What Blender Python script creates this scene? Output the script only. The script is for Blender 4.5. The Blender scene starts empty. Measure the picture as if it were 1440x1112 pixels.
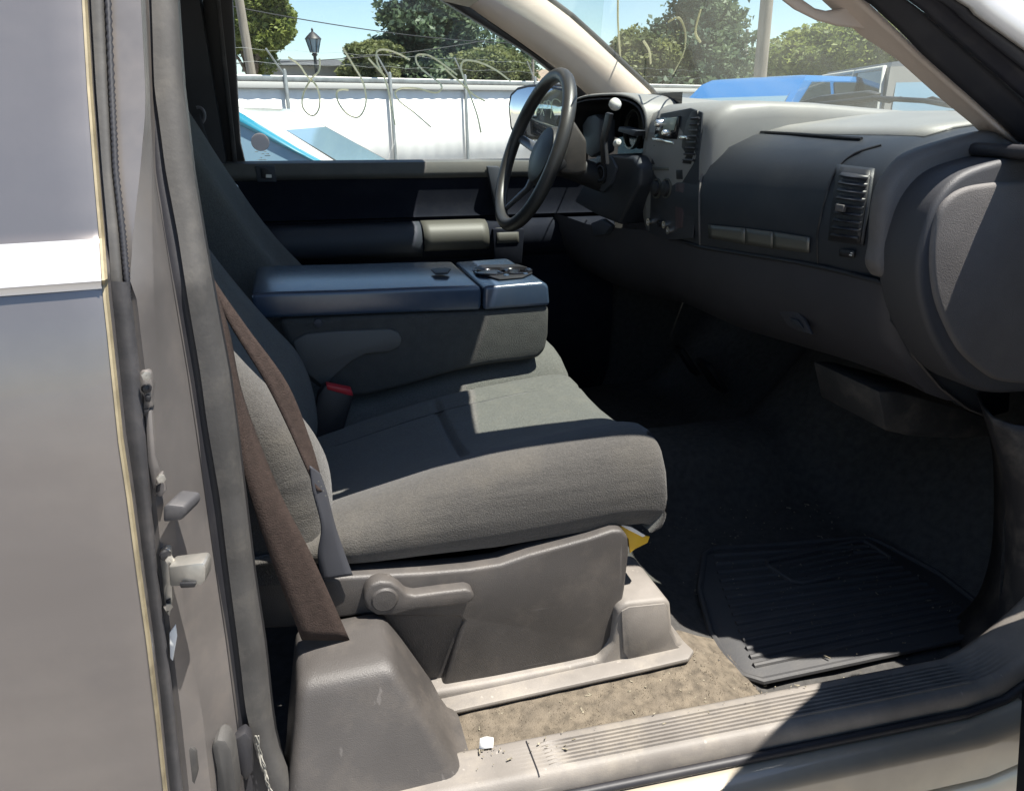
import bpy, bmesh, math, random
import numpy as np
from mathutils import Vector, Matrix
random.seed(7); np.random.seed(7)
R = math.radians
SC = bpy.context.scene
COL = SC.collection

# ------------------------------------------------------------------ camera, sky, sun, exposure
FOC = 1050.0; PITCH = math.atan((556 - 158) / FOC); YAW = R(15.5); ROLL = R(1.2)
CAM = Vector((0, -1.70, 1.46))
_fw = Vector((math.sin(YAW) * math.cos(PITCH), math.cos(YAW) * math.cos(PITCH), -math.sin(PITCH)))
_r0 = Vector((math.cos(YAW), -math.sin(YAW), 0)); _u0 = _r0.cross(_fw)
_rt = _r0 * math.cos(ROLL) - _u0 * math.sin(ROLL); _up = _u0 * math.cos(ROLL) + _r0 * math.sin(ROLL)
cd = bpy.data.cameras.new('camera'); cam = bpy.data.objects.new('camera', cd); COL.objects.link(cam)
cam.matrix_world = Matrix(((_rt.x, _up.x, -_fw.x, CAM.x), (_rt.y, _up.y, -_fw.y, CAM.y), (_rt.z, _up.z, -_fw.z, CAM.z), (0, 0, 0, 1)))
cd.sensor_fit = 'HORIZONTAL'; cd.sensor_width = 36; cd.lens = 36 * FOC / 1440; cd.clip_start = .02; cd.clip_end = 3000
SC.camera = cam
SUN = Vector((.34, -.215, 1)).normalized()          # towards the sun
w = bpy.data.worlds.new('World'); SC.world = w; w.use_nodes = True
nt = w.node_tree; bg = nt.nodes['Background']; sky = nt.nodes.new('ShaderNodeTexSky')
sky.sky_type = 'NISHITA'; sky.sun_disc = False; sky.sun_elevation = math.asin(SUN.z)
sky.sun_rotation = math.atan2(SUN.x, SUN.y); sky.air_density = 1.0; sky.dust_density = .15; sky.ozone_density = 2.2
nt.links.new(sky.outputs[0], bg.inputs[0]); bg.inputs[1].default_value = .074
sd = bpy.data.lights.new('sun', 'SUN'); sd.energy = 5.0; sd.angle = R(.5); sd.color = (1, .95, .87)
so = bpy.data.objects.new('sun', sd); COL.objects.link(so)
so.rotation_euler = SUN.to_track_quat('Z', 'Y').to_euler(); so.location = (3, -3, 12)
SC.view_settings.view_transform = 'Standard'; SC.view_settings.look = 'None'
SC.view_settings.exposure = 1.40; SC.view_settings.gamma = 1
SC.cycles.max_bounces = 10; SC.cycles.transparent_max_bounces = 24; SC.cycles.diffuse_bounces = 7
SC.cycles.sample_clamp_indirect = 6

# ------------------------------------------------------------------ measuring and mesh helpers
def ray(px, py):
    px = float(px); py = float(py)
    return _fw + (px - 720) / FOC * _rt + (556 - py) / FOC * _up
def G(px, py, X=None, Y=None, Z=None):
    d = ray(px, py)
    if X is not None: t = (X - CAM.x) / d.x
    elif Y is not None: t = (Y - CAM.y) / d.y
    else: t = (Z - CAM.z) / d.z
    return CAM + d * float(t)
def GP(px, py, p0, n):
    d = ray(px, py); p0 = Vector(p0); n = Vector(n)
    return CAM + d * ((p0 - CAM).dot(n) / d.dot(n))
def V(*a): return Vector(a)
def cat(pts, n=6, closed=False):
    pts = [Vector(p) for p in pts]; N = len(pts); out = []
    for i in range(N if closed else N - 1):
        if closed: a, b, c, d = pts[i - 1], pts[i], pts[(i + 1) % N], pts[(i + 2) % N]
        else: a, b, c, d = pts[max(i - 1, 0)], pts[i], pts[i + 1], pts[min(i + 2, N - 1)]
        for k in range(n):
            t = k / n
            out.append(.5 * (2 * b + (c - a) * t + (2 * a - 5 * b + 4 * c - d) * t * t + (3 * b - a - 3 * c + d) * t ** 3))
    if not closed: out.append(pts[-1])
    return out
def link(name, me, mat, parent=None, loc=None):
    o = bpy.data.objects.new(name, me); COL.objects.link(o)
    if mat is not None and not me.materials: me.materials.append(mat)
    if loc is not None: o.location = loc
    if parent is not None: o.parent = parent
    return o
def finish(bm, name, mat, parent=None, sharp=35, smooth=True, recalc=True):
    if recalc: bmesh.ops.recalc_face_normals(bm, faces=bm.faces)
    me = bpy.data.meshes.new(name); bm.to_mesh(me); bm.free()
    if smooth:
        me.shade_smooth()
        if sharp: me.set_sharp_from_angle(angle=R(sharp))
    return link(name, me, mat, parent)
def bevel(bm, w, seg=2, ang=28):
    ed = [e for e in bm.edges if len(e.link_faces) == 2 and e.calc_face_angle(0) > R(ang)]
    if ed: bmesh.ops.bevel(bm, geom=ed, offset=w, segments=seg, profile=.5, affect='EDGES', clamp_overlap=True)
def b_prism(bm, poly, vec, bev=0, seg=2):
    t = bmesh.new(); vec = Vector(vec)
    a = [t.verts.new(p) for p in poly]; b = [t.verts.new(Vector(p) + vec) for p in poly]; n = len(a)
    t.faces.new(a); t.faces.new(b[::-1])
    for i in range(n): t.faces.new((a[i], b[i], b[(i + 1) % n], a[(i + 1) % n]))
    bmesh.ops.recalc_face_normals(t, faces=t.faces)
    if bev: bevel(t, bev, seg)
    me = bpy.data.meshes.new('tmp'); t.to_mesh(me); t.free(); bm.from_mesh(me); bpy.data.meshes.remove(me)
def b_box(bm, c, s, bev=0, rot=None, seg=2):
    t = bmesh.new(); bmesh.ops.create_cube(t, size=1)
    bmesh.ops.scale(t, vec=s, verts=t.verts)
    if bev: bevel(t, bev, seg)
    if rot is not None: bmesh.ops.transform(t, matrix=rot.to_4x4(), verts=t.verts)
    bmesh.ops.translate(t, vec=c, verts=t.verts)
    me = bpy.data.meshes.new('tmp'); t.to_mesh(me); t.free(); bm.from_mesh(me); bpy.data.meshes.remove(me)
def b_grid(bm, rows, close_u=False, close_v=False):
    vs = [[bm.verts.new(p) for p in r] for r in rows]; n, m = len(vs), len(vs[0])
    for i in range(n if close_u else n - 1):
        for j in range(m if close_v else m - 1):
            q = (vs[i][j], vs[(i + 1) % n][j], vs[(i + 1) % n][(j + 1) % m], vs[i][(j + 1) % m])
            try: bm.faces.new(q)
            except ValueError: pass
    return vs
def b_loft(bm, rings, cap=True):
    vs = b_grid(bm, rings, close_v=True)
    if cap: bm.faces.new(vs[0]); bm.faces.new(vs[-1][::-1])
def b_tube(bm, path, r, n=8, closed=False, flat=1.0):
    path = [Vector(p) for p in path]; N = len(path); rings = []; prev = None
    for i, p in enumerate(path):
        a = path[i - 1] if (i or closed) else p; b = path[(i + 1) % N] if (i < N - 1 or closed) else p
        t = (b - a).normalized()
        if prev is None: u = t.orthogonal().normalized()
        else:
            u = prev - t * prev.dot(t)
            u = u.normalized() if u.length > 1e-6 else t.orthogonal().normalized()
        prev = u; v = t.cross(u); rr = r[i] if isinstance(r, (list, tuple)) else r
        rings.append([p + rr * (math.cos(k * 2 * math.pi / n) * u + flat * math.sin(k * 2 * math.pi / n) * v) for k in range(n)])
    vs = b_grid(bm, rings, close_u=closed, close_v=True)
    if not closed: bm.faces.new(vs[0]); bm.faces.new(vs[-1][::-1])
def b_lathe(bm, prof, c, ax, n=24):
    ax = Vector(ax).normalized(); u = ax.orthogonal().normalized(); v = ax.cross(u); c = Vector(c)
    rings = [[c + ax * h + r * (math.cos(k * 2 * math.pi / n) * u + math.sin(k * 2 * math.pi / n) * v) for k in range(n)] for r, h in prof]
    vs = b_grid(bm, rings, close_v=True)
    if prof[0][0] > 1e-5: bm.faces.new(vs[0])
    if prof[-1][0] > 1e-5: bm.faces.new(vs[-1][::-1])
def prism(name, poly, vec, mat, parent, bev=.005, seg=2):
    bm = bmesh.new(); b_prism(bm, poly, vec, bev, seg); return finish(bm, name, mat, parent, recalc=False)
def box(name, c, s, mat, parent, bev=.005, rot=None):
    bm = bmesh.new(); b_box(bm, c, s, bev, rot); return finish(bm, name, mat, parent, recalc=False)
def tube(name, path, r, mat, parent, n=8, closed=False, flat=1.0):
    bm = bmesh.new(); b_tube(bm, path, r, n, closed, flat); return finish(bm, name, mat, parent, sharp=60)
def lathe(name, prof, c, ax, mat, parent, n=24):
    bm = bmesh.new(); b_lathe(bm, prof, c, ax, n); return finish(bm, name, mat, parent)
def surf(name, rows, mat, parent, thick=0, sharp=40, off=-1, smooth_rows=0):
    if smooth_rows: rows = list(zip(*[cat(c, smooth_rows) for c in zip(*rows)]))
    bm = bmesh.new(); b_grid(bm, rows); o = finish(bm, name, mat, parent, sharp=sharp)
    if thick:
        m = o.modifiers.new('thickness', 'SOLIDIFY'); m.thickness = thick; m.offset = off
    return o
def ribbon(name, L, Rr, mat, parent, thick=.0025, n=6):
    L = cat(L, n); Rr = cat(Rr, n); k = 4
    rows = [[a.lerp(b, j / k) for j in range(k + 1)] for a, b in zip(L, Rr)]
    return surf(name, rows, mat, parent, thick=thick, off=0)
def thing(name, label, category, loc=(0, 0, 0), rotz=0, group=None):
    o = bpy.data.objects.new(name, None); COL.objects.link(o); o.location = loc; o.rotation_euler = (0, 0, rotz)
    o.empty_display_size = .2
    return tag(o, label, category, group)
def tag(o, label, category, group=None, kind=None):
    o['label'] = label; o['category'] = category
    if group: o['group'] = group
    if kind: o['kind'] = kind
    return o
def struct(o): o['kind'] = 'structure'; return o

# ------------------------------------------------------------------ materials
MATS = {}
def mat(name, col, rough=.6, metal=0, bump=0, bscale=300, var=0, vscale=8, dust=0, dcol=(.35, .30, .24), dscale=14, coat=0, spec=.5, crough=.05, sheen=0, stretch=None, folds=0, fsc=(3, 30, 22), scr=0):
    m = bpy.data.materials.new(name); m.use_nodes = True; n = m.node_tree.nodes; l = m.node_tree.links; b = n['Principled BSDF']
    b.inputs['Roughness'].default_value = rough; b.inputs['Metallic'].default_value = metal
    b.inputs['Coat Weight'].default_value = coat; b.inputs['Coat Roughness'].default_value = crough
    b.inputs['Specular IOR Level'].default_value = spec; b.inputs['Sheen Weight'].default_value = sheen
    tc = n.new('ShaderNodeTexCoord'); vec = tc.outputs['Object']
    if stretch:
        mp = n.new('ShaderNodeMapping'); mp.inputs['Scale'].default_value = stretch; l.new(vec, mp.inputs[0]); vec = mp.outputs[0]
    def noise(s, det=4, ro=.55):
        x = n.new('ShaderNodeTexNoise'); x.inputs['Scale'].default_value = s; x.inputs['Detail'].default_value = det
        x.inputs['Roughness'].default_value = ro; l.new(vec, x.inputs['Vector']); return x.outputs['Fac']
    def ramp(fac, a, c):
        x = n.new('ShaderNodeMapRange'); x.inputs[1].default_value = a; x.inputs[2].default_value = c; l.new(fac, x.inputs[0]); return x.outputs[0]
    cur = None
    rgb = n.new('ShaderNodeRGB'); rgb.outputs[0].default_value = (*col, 1); cur = rgb.outputs[0]
    if var:
        mx = n.new('ShaderNodeMix'); mx.data_type = 'RGBA'; mx.blend_type = 'MULTIPLY'
        f = ramp(noise(vscale), .35, .65); gx = n.new('ShaderNodeMapRange'); gx.inputs[3].default_value = 1 - var; gx.inputs[4].default_value = 1 + var
        l.new(f, gx.inputs[0]); cb = n.new('ShaderNodeCombineColor')
        for i in range(3): l.new(gx.outputs[0], cb.inputs[i])
        mx.inputs[0].default_value = 1; l.new(cur, mx.inputs[6]); l.new(cb.outputs[0], mx.inputs[7]); cur = mx.outputs[2]
    if dust:
        mx = n.new('ShaderNodeMix'); mx.data_type = 'RGBA'
        f = ramp(noise(dscale, 7, .65), .48, .78); mu = n.new('ShaderNodeMath'); mu.operation = 'MULTIPLY'; mu.inputs[1].default_value = dust
        l.new(f, mu.inputs[0]); l.new(mu.outputs[0], mx.inputs[0]); l.new(cur, mx.inputs[6]); mx.inputs[7].default_value = (*dcol, 1); cur = mx.outputs[2]
    if scr:
        for sc_, rt in (((7, 7, 130), .35), ((90, 90, 6), -.5)):
            mp = n.new('ShaderNodeMapping'); mp.inputs['Scale'].default_value = sc_; mp.inputs['Rotation'].default_value = (0, rt, 0); l.new(tc.outputs['Object'], mp.inputs[0])
            x = n.new('ShaderNodeTexNoise'); x.inputs['Scale'].default_value = 1; x.inputs['Detail'].default_value = 2; l.new(mp.outputs[0], x.inputs['Vector'])
            mu = n.new('ShaderNodeMath'); mu.operation = 'MULTIPLY'; mu.inputs[1].default_value = scr; l.new(ramp(x.outputs['Fac'], .70, .75), mu.inputs[0])
            mx = n.new('ShaderNodeMix'); mx.data_type = 'RGBA'; l.new(mu.outputs[0], mx.inputs[0]); l.new(cur, mx.inputs[6]); mx.inputs[7].default_value = (*[min(1, c * 2.4 + .03) for c in col], 1); cur = mx.outputs[2]
    l.new(cur, b.inputs['Base Color'])
    if bump:
        bp = n.new('ShaderNodeBump'); bp.inputs['Strength'].default_value = bump; bp.inputs['Distance'].default_value = .002
        l.new(noise(bscale, 3), bp.inputs['Height']); l.new(bp.outputs[0], b.inputs['Normal'])
        if folds:
            mp = n.new('ShaderNodeMapping'); mp.inputs['Scale'].default_value = fsc; mp.inputs['Rotation'].default_value = (0, R(14), 0); l.new(tc.outputs['Object'], mp.inputs[0])
            fx_ = n.new('ShaderNodeTexNoise'); fx_.inputs['Scale'].default_value = 1; fx_.inputs['Detail'].default_value = 3; l.new(mp.outputs[0], fx_.inputs['Vector'])
            b2 = n.new('ShaderNodeBump'); b2.inputs['Strength'].default_value = 1; b2.inputs['Distance'].default_value = folds
            l.new(fx_.outputs['Fac'], b2.inputs['Height']); l.new(b2.outputs[0], bp.inputs['Normal'])
    MATS[name] = m
    return m
PAINT = mat('pewter metallic paint', (.205, .188, .180), .33, .62, coat=.6, var=.07, vscale=2.2, bump=.03, bscale=1500, dust=.16, dscale=4, dcol=(.46, .41, .35), folds=.0035, fsc=(2.5, 1, 7))
JAMB = mat('dusty pewter jamb paint', (.182, .168, .160), .42, .45, coat=.25, crough=.25, var=.12, vscale=9, dust=.45, dcol=(.26, .225, .195), dscale=18, bump=.05, bscale=60)
HEM = mat('yellowed edge sealer', (.27, .225, .14), .5, var=.25, vscale=30)
GLARE = mat('sunlit belt shoulder finish', (.62, .61, .60), .28, .55, coat=.4)  # sun glare on the belt shoulder put into the colour
RUB = mat('black rubber', (.018, .018, .022), .55, bump=.1, bscale=200, dust=.15, dcol=(.12, .11, .10))
RUBG = mat('dusty grey rubber', (.050, .048, .046), .75, bump=.15, bscale=160, var=.18, vscale=14, dust=.5, dcol=(.125, .115, .10), dscale=20)
TUBER = mat('grey bulb rubber', (.048, .047, .050), .6, bump=.1, bscale=150, var=.2, vscale=10, dust=.35, dcol=(.2, .18, .17))
PLAST = mat('grey taupe trim plastic', (.056, .051, .048), .50, bump=.35, bscale=600, var=.14, vscale=7, dust=.5, dcol=(.125, .108, .092), dscale=13, scr=.32)
SILLP = mat('dusty sill plastic', (.165, .150, .135), .6, bump=.2, bscale=500, var=.16, vscale=9, dust=.7, dcol=(.30, .265, .215), dscale=11, scr=.3)
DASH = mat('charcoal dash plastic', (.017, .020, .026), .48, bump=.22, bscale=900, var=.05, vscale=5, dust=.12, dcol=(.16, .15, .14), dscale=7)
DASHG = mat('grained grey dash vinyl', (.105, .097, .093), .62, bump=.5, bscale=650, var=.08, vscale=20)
DASHT = mat('sunlit dash vinyl', (.185, .182, .175), .48, bump=.25, bscale=700, var=.06, vscale=6, dust=.35, dcol=(.25, .23, .20), dscale=5)  # lit copy of the dash plastic, glare mixed into the colour
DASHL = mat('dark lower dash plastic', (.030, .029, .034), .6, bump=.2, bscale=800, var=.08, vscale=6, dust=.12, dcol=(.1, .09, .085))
DUCT = mat('grey kick plastic', (.030, .029, .029), .6, bump=.1, bscale=500, dust=.2)
BLACK = mat('black plastic', (.012, .012, .014), .5, bump=.1, bscale=600)
GLOSS = mat('gloss black panel', (.010, .010, .012), .16)
VENT = mat('vent louver plastic', (.022, .022, .026), .45)
SILV = mat('worn silver trim', (.13, .13, .115), .36, .5, dust=.3, dcol=(.12, .11, .10), bump=.05)
CHROME = mat('bright metal', (.75, .74, .72), .22, 1)
ZINC = mat('zinc striker metal', (.40, .385, .35), .38, .7, var=.2, vscale=40, dust=.3, dcol=(.3, .24, .18), dscale=40)
WHITEP = mat('white plastic', (.78, .76, .70), .4)
KNOB = mat('pale knob plastic', (.55, .54, .50), .3, coat=.5)
LEATH = mat('black leather rim', (.028, .027, .026), .42, bump=.15, bscale=500, dust=.15, dcol=(.1, .09, .08))
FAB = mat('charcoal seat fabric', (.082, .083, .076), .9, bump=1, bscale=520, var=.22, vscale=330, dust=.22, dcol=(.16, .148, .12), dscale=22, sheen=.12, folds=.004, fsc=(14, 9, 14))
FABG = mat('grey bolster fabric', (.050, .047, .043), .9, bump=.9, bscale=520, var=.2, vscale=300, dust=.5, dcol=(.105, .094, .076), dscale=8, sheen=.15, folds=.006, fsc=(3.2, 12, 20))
BELT = mat('brown belt webbing', (.036, .025, .021), .85, bump=.6, bscale=500, var=.16, vscale=120, spec=.25)
BELTD = mat('dark belt webbing', (.035, .037, .045), .75, bump=.3, bscale=900)
RED = mat('red release button', (.42, .02, .03), .4)
YEL = mat('yellow warning tag', (.75, .46, .03), .5)
LIDM = mat('smooth armrest vinyl', (.036, .056, .090), .26, coat=.7, crough=.22, bump=.15, bscale=900, var=.05, vscale=9, dust=.1, dcol=(.16, .16, .15))
CARP = mat('charcoal carpet', (.050, .048, .046), .95, bump=1, bscale=500, var=.2, vscale=60, dust=.18, dcol=(.13, .115, .09), dscale=40)
MATR = mat('black rubber mat', (.040, .040, .042), .65, bump=.2, bscale=250, dust=.25, dcol=(.10, .09, .075), dscale=18)
BEIGE = mat('beige pillar trim', (.53, .44, .37), .7, bump=.15, bscale=700, var=.04)
HEADL = mat('grey headliner cloth', (.40, .37, .33), .95, bump=.3, bscale=700)
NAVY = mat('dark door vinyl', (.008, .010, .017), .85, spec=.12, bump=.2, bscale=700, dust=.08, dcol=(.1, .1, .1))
ARM = mat('door armrest vinyl', (.034, .040, .052), .55, bump=.2, bscale=700)
def backlit(name, col):
    m = bpy.data.materials.new(name); m.use_nodes = True; n = m.node_tree.nodes; l = m.node_tree.links; b = n['Principled BSDF']; b.inputs['Base Color'].default_value = (*col, 1); b.inputs['Roughness'].default_value = .9
    t = n.new('ShaderNodeBsdfTranslucent'); t.inputs[0].default_value = (*col, 1); x = n.new('ShaderNodeMixShader'); x.inputs[0].default_value = .8
    l.new(b.outputs[0], x.inputs[1]); l.new(t.outputs[0], x.inputs[2]); l.new(x.outputs[0], n['Material Output'].inputs[0]); return m
MARK = backlit('pale yellow grease pencil', (.97, .955, .80))
DISC = backlit('grey round sticker', (.62, .59, .59))
PAPER = mat('crumpled white paper', (.82, .81, .78), .8)
def glass_mat(name, tint, haze, hcol):
    m = bpy.data.materials.new(name); m.use_nodes = True; n = m.node_tree.nodes; l = m.node_tree.links; n.clear()
    out = n.new('ShaderNodeOutputMaterial'); tr = n.new('ShaderNodeBsdfTransparent'); tr.inputs[0].default_value = (*tint, 1)
    gl = n.new('ShaderNodeBsdfGlossy'); gl.inputs['Roughness'].default_value = .02
    lw = n.new('ShaderNodeLayerWeight'); lw.inputs[0].default_value = .5; pw = n.new('ShaderNodeMath'); pw.operation = 'POWER'; pw.inputs[1].default_value = 5; l.new(lw.outputs['Facing'], pw.inputs[0])
    fr = n.new('ShaderNodeMath'); fr.operation = 'MULTIPLY_ADD'; fr.inputs[1].default_value = .30; fr.inputs[2].default_value = .02; l.new(pw.outputs[0], fr.inputs[0]); m1 = n.new('ShaderNodeMixShader')
    l.new(fr.outputs[0], m1.inputs[0]); l.new(tr.outputs[0], m1.inputs[1]); l.new(gl.outputs[0], m1.inputs[2])
    df = n.new('ShaderNodeBsdfDiffuse'); df.inputs[0].default_value = (*hcol, 1); tl = n.new('ShaderNodeBsdfTranslucent'); tl.inputs[0].default_value = (*hcol, 1)
    m0 = n.new('ShaderNodeMixShader'); m0.inputs[0].default_value = .5; l.new(df.outputs[0], m0.inputs[1]); l.new(tl.outputs[0], m0.inputs[2])
    tc = n.new('ShaderNodeTexCoord'); no = n.new('ShaderNodeTexNoise'); no.inputs['Scale'].default_value = 5; no.inputs['Detail'].default_value = 6; l.new(tc.outputs['Object'], no.inputs['Vector'])
    mr = n.new('ShaderNodeMapRange'); mr.inputs[1].default_value = .3; mr.inputs[2].default_value = .7; mr.inputs[3].default_value = haze * .6; mr.inputs[4].default_value = haze * 1.4; l.new(no.outputs['Fac'], mr.inputs[0])
    m2 = n.new('ShaderNodeMixShader'); l.new(mr.outputs[0], m2.inputs[0]); l.new(m1.outputs[0], m2.inputs[1]); l.new(m0.outputs[0], m2.inputs[2])
    l.new(m2.outputs[0], out.inputs[0]); return m
GLASS = glass_mat('side window glass', (.94, .97, .95), .012, (.6, .6, .55))
WSG = glass_mat('dusty windscreen glass', (.94, .97, .95), .03, (.7, .68, .58))
# ------------------------------------------------------------------ the truck
TR = thing('pickup_truck', 'dusty pewter pickup truck with its passenger door open on a charcoal cloth cab', 'pickup truck', (0, 0, 0))
def lerp_tab(tab, r):
    k = sorted(tab)
    for i in range(len(k) - 1):
        if r <= k[i + 1] or i == len(k) - 2:
            a, b = k[i], k[i + 1]; return tab[a] + (tab[b] - tab[a]) * (r - a) / (b - a)
ROWS = [-190, -120, -60, 0, 60, 120, 160, 200, 240, 285, 330, 360, 395, 420, 470, 520, 560, 600, 650, 700, 750, 800, 850, 900, 950, 1000, 1050, 1112, 1180, 1260]
def shift(r): return .085 * max(0, (400 - r)) / 400 if r < 400 else 0
EDGE = {-190: 111, 0: 117, 120: 124, 240: 133, 330: 141, 420: 147, 520: 158, 600: 165, 700: 180, 800: 193, 900: 207, 1000: 219, 1112: 231, 1180: 239}
TUBR = {-190: 152, 0: 157, 120: 162, 240: 168, 330: 178, 420: 186, 520: 197, 600: 205, 700: 213, 800: 222, 900: 235, 1000: 246, 1112: 258, 1180: 266}
RID = {-190: 190, 0: 198, 120: 204, 160: 204, 240: 197, 330: 187, 395: 183, 420: 192, 520: 204, 600: 211, 700: 219, 800: 229, 900: 242, 1000: 254, 1112: 266, 1180: 274}
LINE = {-190: 192, 0: 201, 120: 207, 160: 208, 240: 212, 330: 213, 420: 215, 520: 222, 600: 229, 700: 241, 800: 252, 900: 262, 1000: 284, 1112: 297, 1180: 305}
GRL = {-190: 192, 0: 203, 120: 209, 240: 216, 330: 231, 420: 246, 520: 263, 600: 275, 700: 289, 800: 303, 900: 318, 1000: 331, 1112: 345, 1180: 352}
GRR = {-190: 203, 0: 213, 120: 217, 240: 233, 330: 250, 420: 264, 520: 281, 600: 292, 700: 309, 800: 321, 900: 334, 1000: 346, 1050: 358, 1112: 378, 1180: 410}
SLR = {-190: 237, 0: 250, 120: 258, 240: 272, 330: 287, 420: 303, 520: 322, 600: 333, 700: 345, 800: 357, 900: 372, 1000: 383, 1050: 393, 1112: 422, 1180: 470}
def colm(tab, y, dx=0, rows=ROWS): return [G(lerp_tab(tab, r) + dx, r, Y=y + shift(r)) for r in rows]

# rear door: skin with belt shoulder, hem folded round the front edge
DROW = [-190, -120, -60, 0, 60, 120, 200, 280, 320, 335, 345, 360, 375, 388, 394, 400, 405, 420, 470, 540, 620, 700, 800, 900, 1000, 1112, 1180, 1260]
def ydoor(r):
    if r <= 335: return -.945 + .075 * (335 - r) / 400
    if r <= 394: return -.945 - .046 * (r - 335) / 59
    if r <= 400: return -.991 + .006 * (r - 394) / 6
    return -.985 - .032 * math.sin(min(1, (r - 400) / 900) ** .8 * math.pi)
E0 = [G(lerp_tab(EDGE, r), r, Y=ydoor(r)) for r in DROW]
cols = [[p + V(.001, .024, 0) for p in E0], [p + V(.001, .006, 0) for p in E0], [p + V(0, .001, 0) for p in E0]]
for dx in (.006, .03, .07, .125): cols.append([p + V(-dx, -.0015 if dx < .06 else -.002, 0) for p in E0])
RD = surf('rear_door', list(zip(*cols)), PAINT, TR, sharp=50)
low = [i for i, r in enumerate(DROW) if r >= 320]
surf('door_skin', [[E0[i] + V(-.124, -.002, 0), E0[i] + V(-.5, -.006, 0), E0[i] + V(-1.1, -.002, 0)] for i in low], PAINT, RD, sharp=50)
hi = [i for i, r in enumerate(DROW) if r <= 335]
surf('window_glass', [[E0[i] + V(-.12, .012, 0), E0[i] + V(-1.1, .012, 0)] for i in hi], glass_mat('tinted rear glass', (.12, .13, .14), .01, (.5, .5, .5)), RD)
surf('edge_hem', [[E0[i] + V(-.0008, -.0012, 0), E0[i] + V(.0012, -.0006, 0), E0[i] + V(.0022, .006, 0)] for i in range(len(DROW))], HEM, RD)
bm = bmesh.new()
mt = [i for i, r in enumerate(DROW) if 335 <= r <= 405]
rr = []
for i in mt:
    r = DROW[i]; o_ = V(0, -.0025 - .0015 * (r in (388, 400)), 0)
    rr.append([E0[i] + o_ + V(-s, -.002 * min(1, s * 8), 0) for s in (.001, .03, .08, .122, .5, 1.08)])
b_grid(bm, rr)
finish(bm, 'sunlit_belt_strip', GLARE, RD, sharp=60)  # ridged strip, its pale finish stands in for sun on the shoulder

# door pillar: painted jamb, seals, striker
cols = [colm(EDGE, -.958, 2), colm(EDGE, -.948, 10), colm(TUBR, -.950), colm(RID, -.952), colm(LINE, -.936), colm(LINE, -.932, 3)]
m1 = [a.lerp(b, .5) + V(0, .004, 0) for a, b in zip(colm(LINE, -.932, 3), colm(GRL, -.885))]
cols += [m1, colm(GRL, -.885), colm(GRL, -.872, 4), colm(SLR, -.80, -4)]
JB = surf('door_pillar', list(zip(*cols)), JAMB, TR, sharp=28, smooth_rows=2)
def strip(name, L, ly, Rt, ry, bulge, m, par, dl=0, dr=0, rows=ROWS, k=6):
    rr = []
    for r in rows:
        a = G(lerp_tab(L, r) + dl, r, Y=ly + shift(r)); b = G(lerp_tab(Rt, r) + dr, r, Y=ry + shift(r))
        nrm = V(.6, -.75, 0)
        rr.append([a.lerp(b, j / k) + nrm * bulge * math.sin(math.pi * j / k) for j in range(k + 1)])
    return surf(name, rr, m, par, sharp=80, smooth_rows=2)
lowr = [r for r in ROWS if r >= 395]; hir = [r for r in ROWS if r <= 420]
strip('bulb_seal', EDGE, -.962, TUBR, -.950, .010, TUBER, JB, 7, 0, lowr)
strip('drip_channel', EDGE, -.958, TUBR, -.952, .004, RUBG, JB, 11, -10, hir)
pts = cat([G(lerp_tab(TUBR, r) - 5, r, Y=-.955 + shift(r)) for r in hir], 10)
bm = bmesh.new()
b_tube(bm, pts, [.0022 + .0012 * (i % 2) for i in range(len(pts))], 6)
finish(bm, 'beaded_seam', RUB, JB, sharp=0)
strip('rubber_groove', GRL, -.886, GRR, -.868, -.006, RUB, JB, 0, 1)
strip('weatherstrip', GRR, -.876, SLR, -.852, .011, RUBG, JB, 0, 0)
strip('trim_edge', SLR, -.853, SLR, -.78, .002, BLACK, JB, -1, 3)
# lock hardware on the jamb
def jp(x, y, dy=0): return G(x, y, Y=-.955 + dy)
prism('bracket', [jp(195, 525), jp(202, 520), jp(212, 524), jp(216, 545), jp(213, 560), jp(217, 572), jp(200, 578), jp(201, 560), jp(196, 548)], (0, .012, 0), JAMB, JB, .003)
lathe('rivet', [(0, .004), (.004, .003), (.005, 0)], jp(206, 546, -.002), (.4, -1, 0), BLACK, JB, 10)
ribs = [jp(203, 580), jp(214, 575), jp(219, 640), jp(229, 672), jp(228, 690), jp(216, 700), jp(207, 650)]
prism('latch_cover', ribs, (0, .008, 0), JAMB, JB, .003)
prism('latch_hook', [jp(222, 668, -.004), jp(229, 666, -.004), jp(234, 690, -.004), jp(226, 700, -.004), jp(216, 694, -.004)], (0, .01, 0), JAMB, JB, .002)
bm = bmesh.new(); b_prism(bm, [jp(228, 714, -.012), jp(234, 709, -.012), jp(259, 712, -.012), jp(262, 722, -.012), jp(255, 732, -.012), jp(229, 735, -.012)], (.012, .03, 0), .003)
finish(bm, 'rubber_bumper', TUBER, JB, recalc=False)
bm = bmesh.new()
b_prism(bm, [jp(224, 778, -.004), jp(233, 771, -.004), jp(240, 772, -.004), jp(242, 795, -.004), jp(243, 845, -.004), jp(238, 868, -.004), jp(232, 860, -.004), jp(228, 815, -.004)], (0, .01, 0), .002)
b_prism(bm, [jp(236, 797, -.018), jp(285, 791, -.03), jp(290, 797, -.03), jp(289, 818, -.03), jp(282, 824, -.03), jp(238, 826, -.018)], (.004, .022, 0), .004)
ST = finish(bm, 'striker', ZINC, JB, recalc=False)
lathe('screw_head', [(0, .004), (.005, .003), (.006, 0)], jp(232, 780, -.006), (.4, -1, 0), BLACK, ST, 12)
prism('striker_slot', [jp(252, 820, -.028), jp(276, 819, -.030), jp(274, 826, -.030), jp(254, 827, -.028)], (0, .004, 0), BLACK, ST, .001)
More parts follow.
